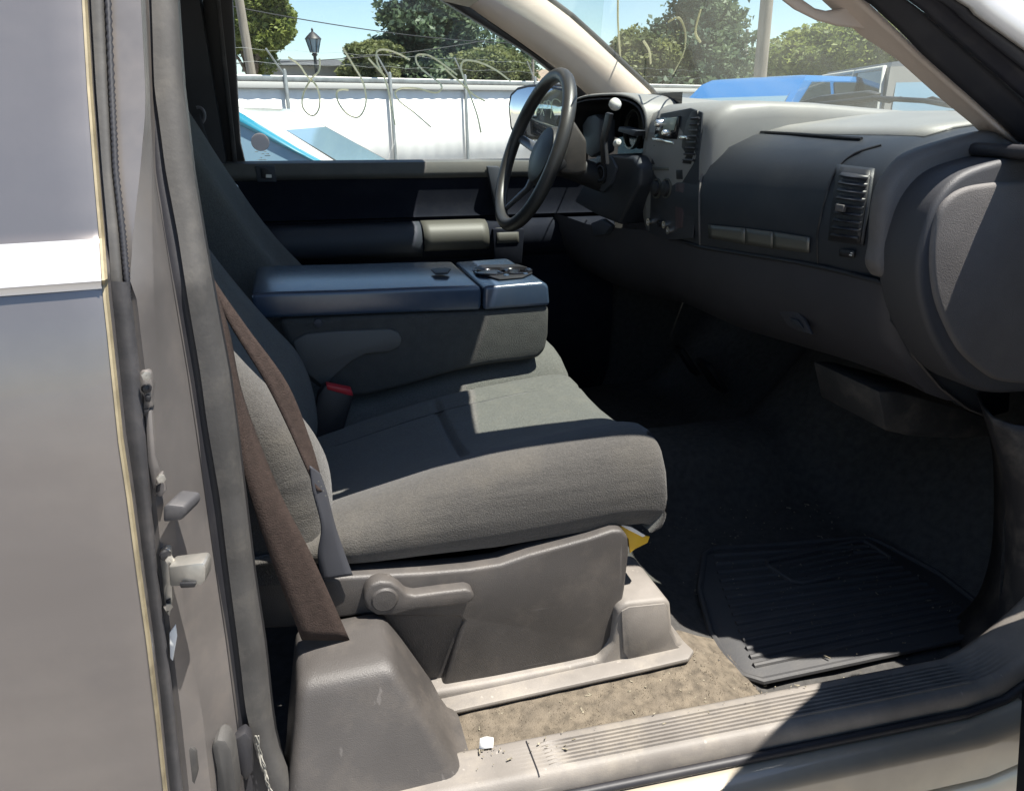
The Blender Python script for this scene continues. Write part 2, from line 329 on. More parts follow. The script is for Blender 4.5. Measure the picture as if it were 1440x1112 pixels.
for hx0 in ([(204, 556), (212, 558), (211, 566), (204, 565)], [(202, 578), (210, 576), (208, 582), (202, 586)], [(219, 684), (226, 680), (224, 692), (219, 693)], [(233, 845), (240, 842), (239, 858), (235, 862)]):
    prism('jamb_slot', [jp(x, y, -.006) for x, y in hx0], (0, .004, 0), BLACK, JB, .001)
for bx_, by_ in ((205, 528), (226, 672), (238, 786), (236, 852)):
    lathe('bolt_head', [(.0045, 0), (.0045, .003), (.002, .0035), (0, .003)], jp(bx_, by_, -.007), (.4, -1, 0), ZINC, JB, 6)
prism('paper_tab', [jp(238, 890, -.006), jp(247, 878, -.006), jp(249, 895, -.006), jp(243, 930, -.006), jp(239, 925, -.006)], (0, .003, 0), PAPER, JB, .001)
for a in ([(257, 1054), (266, 1048), (276, 1056), (279, 1085), (272, 1115), (258, 1118)],):
    prism('jamb_plug', [jp(x, y, .006) for x, y in a], (0, .02, 0), RUBG, JB, .006)
prism('sill_bumper', [G(x, y, Y=-.93) for x, y in [(296, 1050), (304, 1040), (318, 1042), (326, 1056), (334, 1112), (330, 1150), (306, 1150), (303, 1085)]], (.004, .03, 0), RUBG, JB, .008)
prism('seal_clip', [G(x, y, Y=-.90) for x, y in [(324, 1044), (345, 1030), (354, 1040), (356, 1085), (346, 1100), (338, 1090)]], (0, .02, 0), RUB, JB, .004)
bm = bmesh.new()
for k in range(5):
    p = [G(358 + 6 * random.random() + 14 * i / 9 * (1 + .4 * (i / 9)), 1034 + 78 * i / 9, Y=-.886 + .008 * random.random()) for i in range(10)]
    b_tube(bm, cat(p, 3), .0007, 5)
finish(bm, 'frayed_threads', mat('pale frayed cord', (.26, .25, .22), .9), JB)

# sill plate, rocker, floor
def Yi(x): return -.859 - .056 * (x - .24)
def Yo(x): return -.929 - .062 * (x - .234)
xs = [-.6, -.2, -.05, .05, .15, .24, .4, .6, .8, .95, 1.02, 1.08, 1.14]
def rise(x): return max(0, x - .98) ** 1.6 * 2.2
def sprof(x):
    a, b = Yi(x), Yo(x); z = rise(x); P = [(a + .012, .535), (a + .008, .562), (a, .569), (a - .004, .570)]
    n = 7; rib = 1 if .27 < x < .99 else 0
    for k in range(n):
        y0 = a - .010 - (a - b - .022) * k / n; dy = (a - b - .022) / n
        P += [(y0, .570), (y0 - dy * .25, .570), (y0 - dy * .38, .570 + .0032 * rib), (y0 - dy * .72, .570 + .0032 * rib), (y0 - dy * .86, .570)]
    P += [(b + .008, .5695), (b + .002, .566), (b - .003, .558), (b - .006, .546), (b - .006, .533)]
    return [V(x, y, zz + z) for y, zz in P]
xs2 = [-.6, -.2, .0, .1, .2, .262, .275, .3, .4, .5, .6, .7, .8, .9, .965, .985, 1.02, 1.06, 1.1, 1.14]
SP = surf('sill_plate', [sprof(x) for x in xs2], SILLP, TR, sharp=60)
bm = bmesh.new()
for x in (.243,):
    P = sprof(x); b_tube(bm, [p + V(0, 0, .0006) for p in P[3:-3]], .0011, 5)
finish(bm, 'plate_seam', RUB, SP)
tube('sill_seal', [V(x, Yo(x) - .012, .536 + rise(x)) for x in xs], .0075, RUB, TR, 8)
def rprof(x):
    b = Yo(x); z = rise(x) * .6
    return [V(x, b - .004 + y, zz + z) for y, zz in [(.004, .526), (-.012, .531), (-.040, .521), (-.048, .515), (-.052, .506), (-.064, .468), (-.0665, .462), (-.064, .459), (-.070, .455), (-.080, .425), (-.078, .38), (-.05, .33)]]
surf('rocker_panel', [rprof(x) for x in np.linspace(-.35, 1.6, 16)], mat('dusty tan rocker paint', (.34, .30, .235), .42, .3, coat=1, crough=.06, var=.1, vscale=6, dust=.5, dcol=(.46, .38, .27), dscale=9), TR, sharp=40)
def floor_z(x, y):
    z = .535 if x < .60 else (.535 - .06 * min(1, (x - .60) / .12))
    if x > 1.25: z += (x - 1.25) * 1.1
    if x > .5: z += .14 * math.exp(-((y - .0) / .17) ** 4) * min(1, (x - .5) / .3)
    z += .07 * max(0, (-.80 - y)) * (x > 1.0)
    return z
rows = []
for x in np.linspace(-1.3, 1.75, 90):
    rows.append([V(x, y, floor_z(x, y) + .003 * math.sin(x * 37 + y * 23) * math.sin(y * 41)) for y in np.linspace(-.862 - .04 * (x > .5), .80, 60)])
FL = surf('carpet', rows, CARP, TR, sharp=0)
bm = bmesh.new()
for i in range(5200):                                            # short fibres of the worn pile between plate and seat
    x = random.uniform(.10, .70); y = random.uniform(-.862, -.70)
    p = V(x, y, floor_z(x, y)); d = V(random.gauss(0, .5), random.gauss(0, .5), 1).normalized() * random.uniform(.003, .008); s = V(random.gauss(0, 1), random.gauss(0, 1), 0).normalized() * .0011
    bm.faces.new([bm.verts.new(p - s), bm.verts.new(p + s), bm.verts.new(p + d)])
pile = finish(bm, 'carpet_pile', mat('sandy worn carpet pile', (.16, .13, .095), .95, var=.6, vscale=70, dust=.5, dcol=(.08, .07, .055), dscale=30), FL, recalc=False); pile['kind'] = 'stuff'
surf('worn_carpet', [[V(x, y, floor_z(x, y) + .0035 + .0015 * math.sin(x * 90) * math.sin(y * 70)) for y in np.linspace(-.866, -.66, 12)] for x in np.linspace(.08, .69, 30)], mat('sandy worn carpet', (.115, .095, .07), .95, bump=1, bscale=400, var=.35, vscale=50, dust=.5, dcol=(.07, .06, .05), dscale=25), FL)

# rear cab wall, roof, firewall, body behind
def shell(name, rows, m, t=.02): return surf(name, rows, m, TR, thick=t, off=0)
hx = lambda y: .565 + .07 * (1 - (y / .68) ** 2)
def roof_row(f):
    out = []
    for y in np.linspace(-.70, .70, 15):
        x = -1.3 + (hx(y) + 1.3) * f; edge = abs(y) / .70
        out.append(V(x, y, 1.885 - .075 * edge ** 3 - (.10 - .055 * edge ** 2) * (max(0, f - .8) / .2) ** 2))
    return out
RF = shell('roof', [roof_row(f) for f in (0, .2, .4, .6, .75, .85, .93, 1)], HEADL, .03)
rows = [[p + V(0, 0, .025) for p in roof_row(f)] for f in (0, .2, .4, .6, .75, .85, .93, 1)]
surf('roof_skin', rows, PAINT, RF, thick=.004)
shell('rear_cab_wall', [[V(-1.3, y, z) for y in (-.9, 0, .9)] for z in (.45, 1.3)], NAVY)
surf('rear_window', [[V(-1.3, y, z) for y in (-.7, .7)] for z in (1.3, 1.84)], GLASS, TR)
shell('firewall', [[V(1.62, y, z) for y in (-.85, 0, .85)] for z in (.4, 1.38)], CARP)
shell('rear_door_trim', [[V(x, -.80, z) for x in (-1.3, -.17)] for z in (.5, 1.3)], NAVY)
shell('hood', [[V(x, y, z - .10 * (abs(y) / .95) ** 3) for y in np.linspace(-.95, .95, 9)] for x, z in [(1.56, 1.345), (1.9, 1.325), (2.4, 1.27), (2.75, 1.19), (2.82, 1.10)]], PAINT)
for s in (-1, 1):
    shell('fender', [[V(x, s * (.95 + o), z) for x in (1.25, 1.6, 2.2, 2.8)] for o, z in [(0, 1.24), (.05, 1.15), (.05, .75)]], PAINT)
shell('front_grille', [[V(2.83, y, z) for y in (-.95, 0, .95)] for z in (.55, 1.10)], BLACK)
for x, y in ((2.15, -.82), (2.15, .82), (-2.1, -.82), (-2.1, .82)):
    bmw = bmesh.new(); b_lathe(bmw, [(.20, -.12), (.34, -.12), (.38, -.08), (.38, .08), (.34, .12), (.20, .12)], (x, y, .38), (0, 1, 0), 32); W = finish(bmw, 'wheel', RUB, TR)
    lathe('rim', [(.0, -.06), (.06, -.06), (.15, -.10), (.21, -.11), (.21, .11)], (x, y, .38), (0, 1 if y < 0 else -1, 0), CHROME, W, 24)
bm = bmesh.new(); b_box(bm, (-2.2, 0, .95), (1.7, 1.96, .75), .05); finish(bm, 'truck_bed', PAINT, TR, recalc=False)

# near windscreen pillar: beige trim with grab handle, seals, painted outer pillar
def ap(x, y, Y): return G(x, y, Y=Y)
dirA = (ap(1210, 3, -.70) - ap(1408, 178, -.725)); dirA = dirA / dirA.length
inner = [(1392, 188), (1372, 168), (1328, 132), (1266, 76), (1216, 43)]; outer = [(1436, 200), (1407, 174), (1355, 127), (1295, 74), (1222, 5)]
yin = [-.70, -.698, -.694, -.688, -.682]; you = [-.736, -.733, -.729, -.724, -.72]
rows = []
for (a, b, ya, yb) in zip(inner, outer, yin, you):
    p, q = ap(*a, ya), ap(*b, yb); md = p.lerp(q, .5) + V(-.012, -.0, .010)
    rows.append([p + V(.03, .01, .0), p, p.lerp(q, .25) + V(-.009, 0, .007), md, p.lerp(q, .8) + V(-.008, 0, .006), q])
last = rows[-1]
for k in (.12, .3, .42): rows.append([v + dirA * k + V(-.1 * k * k, .03 * k, .05 * k) for v in last])
PA = surf('pillar_trim', rows, BEIGE, TR, thick=.008, sharp=60)
gh = [(1296, 76), (1262, 73), (1230, 47), (1210, 41), (1180, 38), (1150, 30), (1120, 15), (1098, -2), (1075, -25), (1058, -60), (1082, -66), (1100, -32), (1118, -8), (1132, 2), (1148, 13), (1165, 17), (1182, 14), (1195, 6), (1198, -6), (1190, -34), (1226, -34), (1224, 8)]
prism('grab_handle', [ap(x, y, -.694) for x, y in gh], (.006, .018, .004), BEIGE, PA, .006, 3)
def band(name, A, B, ya, yb, bulge, m, ext=.55):
    rr = []
    for a, b in zip(A, B):
        p, q = ap(*a, ya), ap(*b, yb); rr.append([p.lerp(q, j / 6) + V(-.5, -.6, .5) * bulge * math.sin(math.pi * j / 6) for j in range(7)])
    l = rr[-1]; d = (rr[-1][3] - rr[0][3]).normalized()
    for k in (.15, .35, ext): rr.append([v + d * k + V(-.12 * k, .10 * k, -.03 * k) for v in l])
    return surf(name, rr, m, TR, thick=.006, off=0, sharp=80, smooth_rows=2)
band('pillar_seal', [(1475, 232), (1440, 203), (1409, 175), (1357, 128), (1297, 75), (1224, 4)], [(1500, 190), (1445, 145), (1400, 105), (1350, 62), (1310, 28), (1275, 0)], -.735, -.76, .010, RUB)
band('outer_seal', [(1500, 188), (1445, 143), (1400, 103), (1350, 60), (1310, 26), (1276, -2)], [(1520, 150), (1462, 113), (1430, 88), (1390, 56), (1350, 24), (1322, 0)], -.77, -.785, .007, mat('navy black rubber', (.022, .022, .028), .4, dust=.1))
band('pillar_flange', [(1520, 152), (1462, 115), (1430, 90), (1390, 58), (1352, 26), (1323, 2)], [(1540, 130), (1480, 98), (1445, 74), (1410, 50), (1372, 22), (1345, 0)], -.795, -.80, .004, RUB)
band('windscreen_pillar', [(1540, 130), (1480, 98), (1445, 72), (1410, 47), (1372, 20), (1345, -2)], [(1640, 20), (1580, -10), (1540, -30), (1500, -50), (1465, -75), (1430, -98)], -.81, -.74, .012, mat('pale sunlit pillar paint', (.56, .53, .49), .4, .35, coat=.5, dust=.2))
# hinge pillar at the front of the opening
kp = [(1395, 588), (1412, 640), (1428, 700), (1430, 790), (1425, 860), (1405, 925), (1370, 962)]
rr = []
for i, (x, y) in enumerate(kp):
    p = G(x, y, Y=-.80 - .10 * min(1, i / 5)); rr.append([p + V(.12, .16, 0), p + V(.03, .05, 0), p, p + V(.012, -.03, -.002), p + V(.05, -.07, 0), p + V(.16, -.08, 0)])
surf('hinge_pillar_trim', rr, mat('dark hinge pillar trim', (.022, .021, .023), .6, bump=.15, dust=.3), TR, sharp=60, smooth_rows=3, thick=.004)
kk = rr[0]
tube('front_weatherstrip', cat([ap(1470, 235, -.745), V(1.19, -.80, 1.30), V(1.245, -.86, 1.12), V(1.255, -.90, .92), V(1.21, -.945, .73), V(1.12, Yo(1.12) - .012, .61), V(1.04, Yo(1.04) - .012, .555)], 6), .011, RUB, TR, 8)
bm = bmesh.new(); b_prism(bm, [V(1.075, -.80, z) for z in ()] + [V(1.045, -.80, 1.465), V(1.40, -.80, 1.33), V(1.40, -.80, 1.05), V(1.19, -.80, 1.20), V(1.12, -.80, 1.33)], (.02, -.15, 0), .02)
finish(bm, 'pillar_base_blocker', PAINT, TR, recalc=False)  # out of view, added wide so that it shades the floor mat
surf('hinge_pillar', [[V(1.24, -.76, z), V(1.27, -.93, z), V(1.5, -.96, z)] for z in (.5, .9, 1.3, 1.42)], JAMB, TR)
surf('kick_panel', [[V(x, -.80 - .05 * (z < .6), z) for x in (1.17, 1.3, 1.62)] for z in (.48, .75, .98)], CARP, TR)
surf('driver_kick_panel', [[V(x, .80, z) for x in (.98, 1.2, 1.66)] for z in (.3, .75, 1.45)], CARP, TR)
surf('shadow_slab', [[V(x + (.0 if y > -.8 else .02), y, 1.392) for x in (1.02, 1.3, 1.64)] for y in (-.69, -.77, -.86)], BLACK, TR, thick=.01)  # added slab that casts the shadow on the dash side cover
tube('shadow_slab_rim', cat([V(1.025, -.70, 1.392), V(1.02, -.78, 1.392), V(1.035, -.85, 1.390), V(1.10, -.875, 1.385), V(1.25, -.88, 1.36)], 5), .010, RUB, TR, 8)  # rounded edge dressing the added slab
surf('cowl_side', [[V(x, -.84, z) for x in (1.22, 1.4, 1.66)] for z in (.3, .75, 1.40)], BLACK, TR)

# far side: door trim, window, pillars
def fx(z): return 0
XR, XF = -.24, 1.05
def dprof(x):
    t = .026 * (x + .14)                                          # belt falls gently to the front
    P = [(.842, 1.326), (.825, 1.331), (.790, 1.330), (.768, 1.322), (.760, 1.300), (.764, 1.27), (.768, 1.21), (.764, 1.172), (.758, 1.162), (.772, 1.157), (.770, 1.150), (.735, 1.140), (.718, 1.125), (.712, 1.09), (.716, 1.06), (.735, 1.035), (.765, 1.022), (.768, .98), (.72, .93), (.715, .80), (.74, .60), (.80, .5)]
    return [V(x, y, z - t) for y, z in P]
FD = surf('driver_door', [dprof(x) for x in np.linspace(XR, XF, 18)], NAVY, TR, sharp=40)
def dstrip(name, x0, x1, prof, m):
    return surf(name, [[V(x, y, z - .026 * (x + .14)) for y, z in prof] for x in np.linspace(x0, x1, 10)], m, FD, sharp=50, thick=.003, off=0)
dstrip('window_ledge', XR, .95, [(.836, 1.334), (.800, 1.336), (.766, 1.330), (.755, 1.302), (.760, 1.283)], mat('taupe window ledge', (.085, .085, .08), .6, bump=.15, dust=.1))
ARML = mat('sunlit armrest vinyl', (.075, .073, .064), .55, bump=.15)  # paler copy of the armrest vinyl for the stretches in sun
dstrip('armrest', -.10, .38, [(.760, 1.147), (.728, 1.137), (.710, 1.120), (.705, 1.09), (.710, 1.065), (.732, 1.04)], ARM)
dstrip('sunlit_armrest', .385, .60, [(.760, 1.149), (.724, 1.139), (.704, 1.120), (.699, 1.095), (.706, 1.065), (.735, 1.05)], ARML)
dstrip('sunlit_grip', .625, .70, [(.757, 1.132), (.72, 1.124), (.70, 1.11), (.697, 1.085), (.708, 1.065), (.74, 1.055)], ARML)
p = G(373, 244, Y=.752)
prism('lock_bezel', [p + V(a, 0, b) for a, b in [(-.026, -.024), (.03, -.026), (.03, .022), (-.026, .024)]], (0, .012, 0), ARM, FD, .003)
prism('lock_lever', [p + V(a, -.008, b) for a, b in [(-.012, -.014), (.018, -.016), (.020, .0), (.004, .016), (-.012, .016)]], (0, .012, 0), BLACK, FD, .003)
prism('lock_knob', [p + V(a, -.010, b) for a, b in [(.0, -.012), (.017, -.013), (.018, -.004), (.002, -.002)]], (0, .008, 0), WHITEP, FD, .001)
prism('door_handle', [G(x, y, Y=.735) for x, y in [(685, 234), (702, 234), (712, 262), (706, 300), (696, 290)]], (0, .02, 0), ARM, FD, .005)
prism('pull_bracket', [G(x, y, Y=.70) for x, y in [(693, 322), (738, 322), (734, 372), (696, 372)]], (0, .05, 0), NAVY, FD, .005)
# window frame: rear post, sloping front post
GN = V(0, -1, -.21); GO = V(0, .835, 1.31)
def gl(px, py, d=0): return GP(px, py, GO + V(0, d, 0), GN)
FG = surf('window_glass', [[V(x, GO.y - .21 * (z - 1.31), z) for x in (-.22, 1.0)] for z in (1.29, 1.80)], GLASS, FD, thick=.004, off=0)
def gpoly(name, pts, m, par, vec=(0, .02, 0), bev=.004, d=-.012): return prism(name, [gl(x, y, d) for x, y in pts], vec, m, par, bev)
gpoly('window_frame', [(322, -160), (327, 0), (333, 110), (338, 200), (346, 234), (300, 236), (285, 0), (280, -160)], BLACK, FD, (0, .035, 0), .004, -.02)
gpoly('frame_seal', [(304, -160), (309, 0), (322, 120), (334, 235), (328, 236), (316, 120), (304, 0), (299, -160)], TUBER, FD, (0, .02, 0), .003, -.035)
gpoly('window_frame', [(500, -88), (560, -52), (640, -2), (700, 34), (752, 68), (790, 97), (835, 134), (846, 160), (846, 230), (815, 232), (812, 160), (800, 128), (780, 104), (745, 76), (690, 42), (625, 2), (500, -76)], BLACK, FD, (0, .03, 0), .003, -.01)
gpoly('window_frame', [(310, -120), (480, -95), (560, -52), (545, -46), (470, -80), (310, -104)], BLACK, FD, (0, .03, 0), .003, -.01)
tube('grease_pencil_mark', [gl(0, 0)] * 2, .001, MARK, FG); bpy.data.objects.remove(bpy.data.objects['grease_pencil_mark'])
def stroke(pts, par, fn, r=.0040, m=MARK, sc=.3506, ox=300, oy=0):
    P = cat([fn(ox + x * sc, oy + y * sc) for x, y in pts], 6)
    tube('grease_pencil_mark', P, r, m, par, 6, flat=.5)
fn = lambda x, y: gl(x, y, -.006)
stroke([(300, 230), (345, 262), (375, 305), (410, 340), (426, 385), (424, 435), (405, 463), (380, 458), (357, 425), (362, 375), (392, 318), (424, 285), (426, 235)], FG, fn)
stroke([(518, 190), (560, 260), (600, 330), (613, 400), (600, 450), (575, 472), (535, 456), (502, 412), (495, 372), (515, 360), (542, 362)], FG, fn)
stroke([(622, 235), (652, 268), (690, 310)], FG, fn)
stroke([(788, 241), (740, 215), (690, 200), (660, 205), (654, 225), (660, 258), (683, 305), (702, 365), (716, 440), (729, 502)], FG, fn)
stroke([(978, 302), (930, 265), (870, 226), (825, 220), (812, 236), (826, 268), (870, 305), (908, 335), (915, 358), (888, 373), (820, 356), (755, 355), (729, 374), (750, 410), (805, 452), (872, 510)], FG, fn)
stroke([(1192, 326), (1130, 280), (1062, 250), (1010, 244), (994, 268), (1003, 310), (1040, 410), (1060, 470), (1073, 532)], FG, fn)
stroke([(928, 275), (960, 305), (990, 330), (1045, 382), (1090, 406)], FG, fn)
lathe('sticker', [(0, .002), (.0265, .002), (.0265, 0)], gl(366, 200, -.008), GN, DISC, FG, 28)
bm = bmesh.new()
for i in range(9): b_box(bm, gl(360 + random.random() * 20, 213 + 14 * random.random(), -.006), (.006 + .01 * random.random(), .001, .002))
finish(bm, 'sticker_residue', mat('pale residue', (.5, .55, .52), .8), FG)
# mirror outside the driver window
mc = G(742, 165, Y=1.06); mn = V(-.70, -.70, .03).normalized()
def mp_(x, y, d=0): return GP(x, y, mc + mn * d, mn)

ringm = [(713, 150), (716, 132), (726, 123), (742, 119), (775, 117), (800, 119), (806, 150), (800, 185), (775, 197), (724, 197), (716, 180)]
MR = prism('side_mirror', [mp_(x, y) for x, y in ringm], mn * -.09, BLACK, TR, .012)
mg = [(717, 150), (720, 135), (728, 127), (743, 123), (775, 121), (796, 123), (801, 150), (796, 181), (774, 192), (728, 192), (720, 178)]
prism('mirror_glass', [mp_(x, y, .002) for x, y in mg], mn * .003, mat('mirror glass', (.9, .9, .9), .03, 1), MR, .001)
tube('mirror_arm', [mc + V(.05, 0, -.1), V(.90, .90, 1.30)], .02, BLACK, MR)
# far pillars
rows = []
for a, b in [((455, -122), (600, -125)), ((548, -62), (688, -62)), ((640, -2), (765, -2)), ((700, 37), (800, 24)), ((752, 72), (842, 62)), ((795, 104), (880, 98)), ((832, 136), (912, 128)), ((850, 158), (930, 150))]:
    p, q = G(*a, Y=.735), G(*b, Y=.66); q = q + (q - CAM) * .02
    rows.append([p + V(0, .02, 0), p, p.lerp(q, .3) + V(-.014, -.012, 0), p.lerp(q, .65) + V(-.012, -.012, 0), q, q + V(.02, .02, 0)])
surf('far_pillar_trim', rows, BEIGE, TR, thick=.006, sharp=60, smooth_rows=2)
tube('windscreen_seal', [rows[i][5] + V(-.006, -.012, .004) for i in range(len(rows))], .008, RUB, TR)
surf('far_door_pillar', [[V(-.02 - .10 * 0 + x, y - .2 * max(0, z - 1.31), z) for x, y in [(-1.3, .80), (-.40, .78), (-.26, .76), (-.165, .78), (-.16, .84)]] for z in (.5, 1.0, 1.31, 1.55, 1.82)], mat('navy black pillar trim', (.020, .021, .027), .6, bump=.15), TR, sharp=50)
ribbon('driver_belt', [G(270, 165, Y=.66), G(283, 215, Y=.655), G(313, 275, Y=.64), G(352, 340, Y=.60), G(382, 385, Y=.56)], [G(281, 160, Y=.66), G(300, 215, Y=.655), G(331, 262, Y=.64), G(366, 330, Y=.60), G(396, 380, Y=.56)], BELTD, TR)
bm = bmesh.new(); b_tube(bm, [G(279 + 9 * math.cos(t), 163 + 12 * math.sin(t), Y=.675) for t in np.linspace(-1.9, 1.6, 12)], .004, 8); finish(bm, 'belt_guide', mat('grey guide plastic', (.14, .14, .16), .4), TR)
bm = bmesh.new()
tq = [(313, 268), (333, 259), (338, 268), (335, 274), (343, 288), (330, 294), (322, 279), (316, 276)]
b_prism(bm, [G(x, y, Y=.625) for x, y in tq], (0, .004, 0), .001)
TG = finish(bm, 'belt_tongue', CHROME, TR, recalc=False)
prism('tongue_slot', [G(x, y, Y=.622) for x, y in [(326, 279), (332, 276), (337, 287), (331, 290)]], (0, .002, 0), BLACK, TG, 0)
# windscreen, cowl, wipers
def wsx(y): return 1.43 - .16 * (y / .72) ** 2
WS = surf('windscreen', [[V(a[0] + (b[0] - a[0]) * f, a[1] + (b[1] - a[1]) * f, a[2] + (b[2] - a[2]) * f + .02 * math.sin(math.pi * f)) for f in np.linspace(0, 1, 8)] for a, b in [((wsx(y), y, 1.425), (hx(y * .92) + .015, y * .92, 1.80)) for y in np.linspace(-.72, .75, 15)]], WSG, TR, thick=.005, off=0)
wn = V(.375, 0, .80).normalized(); wo = V(1.35, 0, 1.47)
wf = lambda x, y: GP(x, y, wo, V(.40, 0, .86)) 
WM = backlit('faint pale grease pencil', (.62, .60, .46))
for st in ([(870, -30), (869, 30), (873, 90)], [(940, 31), (955, 26), (964, 48), (961, 76), (947, 104)], [(905, 58), (913, 72), (915, 90)], [(985, 15), (978, 45), (985, 60)]):
    stroke(st, WS, lambda x, y: GP(x, y, (1.0, 0, 1.645), V(.375, 0, .84)) , .0035, WM, 1, 0, 0)
shell('cowl', [[V(x + wsx(y) - 1.43, y, z) for y in np.linspace(-.86, .86, 9)] for x, z in [(1.40, 1.41), (1.47, 1.425), (1.58, 1.36)]], BLACK, .01)
wp = [G(1112, 157, X=1.50), G(1125, 143, X=1.50), G(1150, 136, X=1.50), G(1216, 129, X=1.49), G(1232, 133, X=1.49), G(1226, 144, X=1.49), G(1160, 152, X=1.50)]
WI = prism('wiper', wp, (.02, 0, .004), BLACK, TR, .004)
tube('wiper_arm', [G(1120, 150, X=1.48), G(1170, 145, X=1.48), G(1228, 138, X=1.48), G(1300, 142, X=1.47), G(1345, 150, X=1.46)], .006, BLACK, WI)
tube('washer_hose', [G(1236 + 15 * i, 141 + 3 * math.sin(i * 2.2), X=1.475) for i in range(9)], .004, RUB, WI)
prism('cowl_cap', [G(x, y, X=1.40) for x, y in [(1330, 152), (1336, 142), (1346, 138), (1355, 146), (1358, 156)]], (.05, 0, .01), BLACK, TR, .004)
# ------------------------------------------------------------------ seats
CR = [G(x, y, Y=-.63) for x, y in [(380, 752), (440, 728), (520, 700), (610, 668), (700, 640), (800, 617), (880, 601), (918, 597)]]
CB = [G(x, y, Y=-.685) for x, y in [(380, 792), (440, 795), (495, 799), (600, 787), (700, 777), (800, 760), (870, 747), (925, 747)]]
def zc(x): return float(np.interp(x, [p.x for p in CR], [p.z for p in CR]))
def zb(x): return float(np.interp(x, [p.x for p in CB], [p.z for p in CB]))
def cushion(name, yprof, m, x1=.545, seam=True, zoff=0, round_front=True):
    X = [-.12, -.06, 0, .06, .12, .17, .205, .222, .232, .242, .26, .30, .34, .38, .42, .455, .485, .508, .524, .536, .543, .546, .544, .538, .52]
    drop = {.508: .001, .524: .004, .536: .010, .543: .022, .546: .048, .544: .09, .538: .13, .52: .17}
    rows = []
    for i, x in enumerate(X):
        t = zc(x) + zoff; d = drop.get(x, 0) if i > 16 else 0; b = zb(x); row = []
        for k, (y, dz, f) in enumerate(yprof):                    # f: 0 = hangs from the crest, 1 = at the bottom edge
            z = t + dz - d
            if seam and x == .232 and -.05 < dz + .06 and -.55 < y < -.28: z -= .013
            if f: z = (t - d) * (1 - f) + (b) * f
            if d: z = max(z, b + .002 * (24 - i))
            row.append(V(x * (x1 / .546) if x > .4 else x, y, z))
        rows.append(row)
    return surf(name, rows, m, TR, sharp=0, smooth_rows=2)
PY = [(-.655, 0, 1.0), (-.682, 0, .93), (-.692, 0, .72), (-.692, 0, .45), (-.684, 0, .22), (-.668, -.012, 0), (-.648, -.002, 0), (-.625, 0, 0), (-.600, -.003, 0), (-.575, -.012, 0), (-.545, -.026, 0), (-.49, -.036, 0), (-.42, -.040, 0), (-.35, -.038, 0), (-.315, -.034, 0), (-.302, -.039, 0), (-.285, -.031, 0), (-.25, -.030, 0), (-.22, -.040, 0), (-.204, -.062, 0), (-.197, 0, .7), (-.197, 0, 1)]
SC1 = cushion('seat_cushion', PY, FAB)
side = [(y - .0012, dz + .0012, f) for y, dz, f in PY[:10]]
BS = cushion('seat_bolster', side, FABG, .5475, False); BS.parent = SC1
tube('cushion_seam', cat([V(x, -.3035, zc(x) - .0385 + (0 if x < .5 else -.006)) for x in (.02, .10, .17, .21, .26, .34, .42, .50)], 4), .0016, BLACK, SC1, 6)
tube('cushion_piping', cat([V(.526, -.650, zc(.53) - .004), V(.543, -.652, zc(.53) - .022), V(.549, -.655, zc(.53) - .055), V(.549, -.66, zc(.53) - .10), V(.542, -.665, zc(.53) - .15)], 6), .0035, BLACK, SC1, 6)
MC = [(y * .82 - .022 + .0, dz, f) for y, dz, f in [(-.200, 0, 1), (-.200, 0, .6), (-.190, -.06, 0), (-.17, -.030, 0), (-.12, -.010, 0), (-.06, .0, 0), (.0, .002, 0), (.08, -.002, 0), (.16, -.02, 0), (.20, -.06, 0), (.205, 0, .6), (.205, 0, 1)]]
cushion('middle_cushion', MC, FAB, .565, False, -.012)
bz = [.80, .86, .91, .96, 1.0, 1.04, 1.08, 1.13, 1.2, 1.26, 1.35, 1.45, 1.53, 1.57]
bx = [-.03, -.01, -.006, -.010, -.018, -.034, -.062, -.095, -.137, -.169, -.215, -.262, -.30, -.325]
def back(name, fy, dx=0, m=FAB, sub=True):
    rows = []
    for z, xf in zip(bz, bx):
        k = 1 - .35 * max(0, (z - 1.08) / .5); s = 1 if z < 1.5 else .9; bo = max(0, 1 - abs(z - .96) / .2) * .012
        R0 = [(-.14, -.63), (-.11, -.672), (-.06, -.682 - bo * .3), (-.025, -.676), (-.004, -.655), (bo, -.62), (-.012, -.575), (-.036, -.52), (-.043, -.44), (-.036, -.33), (-.012, -.275), (0, -.245), (-.022, -.212), (-.07, -.198), (-.14, -.21)]
        rows.append([V(xf + dx + a * k, fy(-.44 + (y + .44) * s), z) for a, y in R0])
    rows.append([V(bx[-1] - .06 + dx, fy(-.44 + (p[1] + .44) * .8), 1.59) for p in R0])
    o = surf(name, rows, m, TR, sharp=0, smooth_rows=3); return o, rows
SB, rws = back('seat_backrest', lambda y: y)
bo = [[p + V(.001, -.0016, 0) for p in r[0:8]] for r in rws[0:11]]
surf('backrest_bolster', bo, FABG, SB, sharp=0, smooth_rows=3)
back('driver_backrest', lambda y: -y + .0, .028)
cs2 = cushion('driver_cushion', [(-y, dz, f) for y, dz, f in PY], FAB)
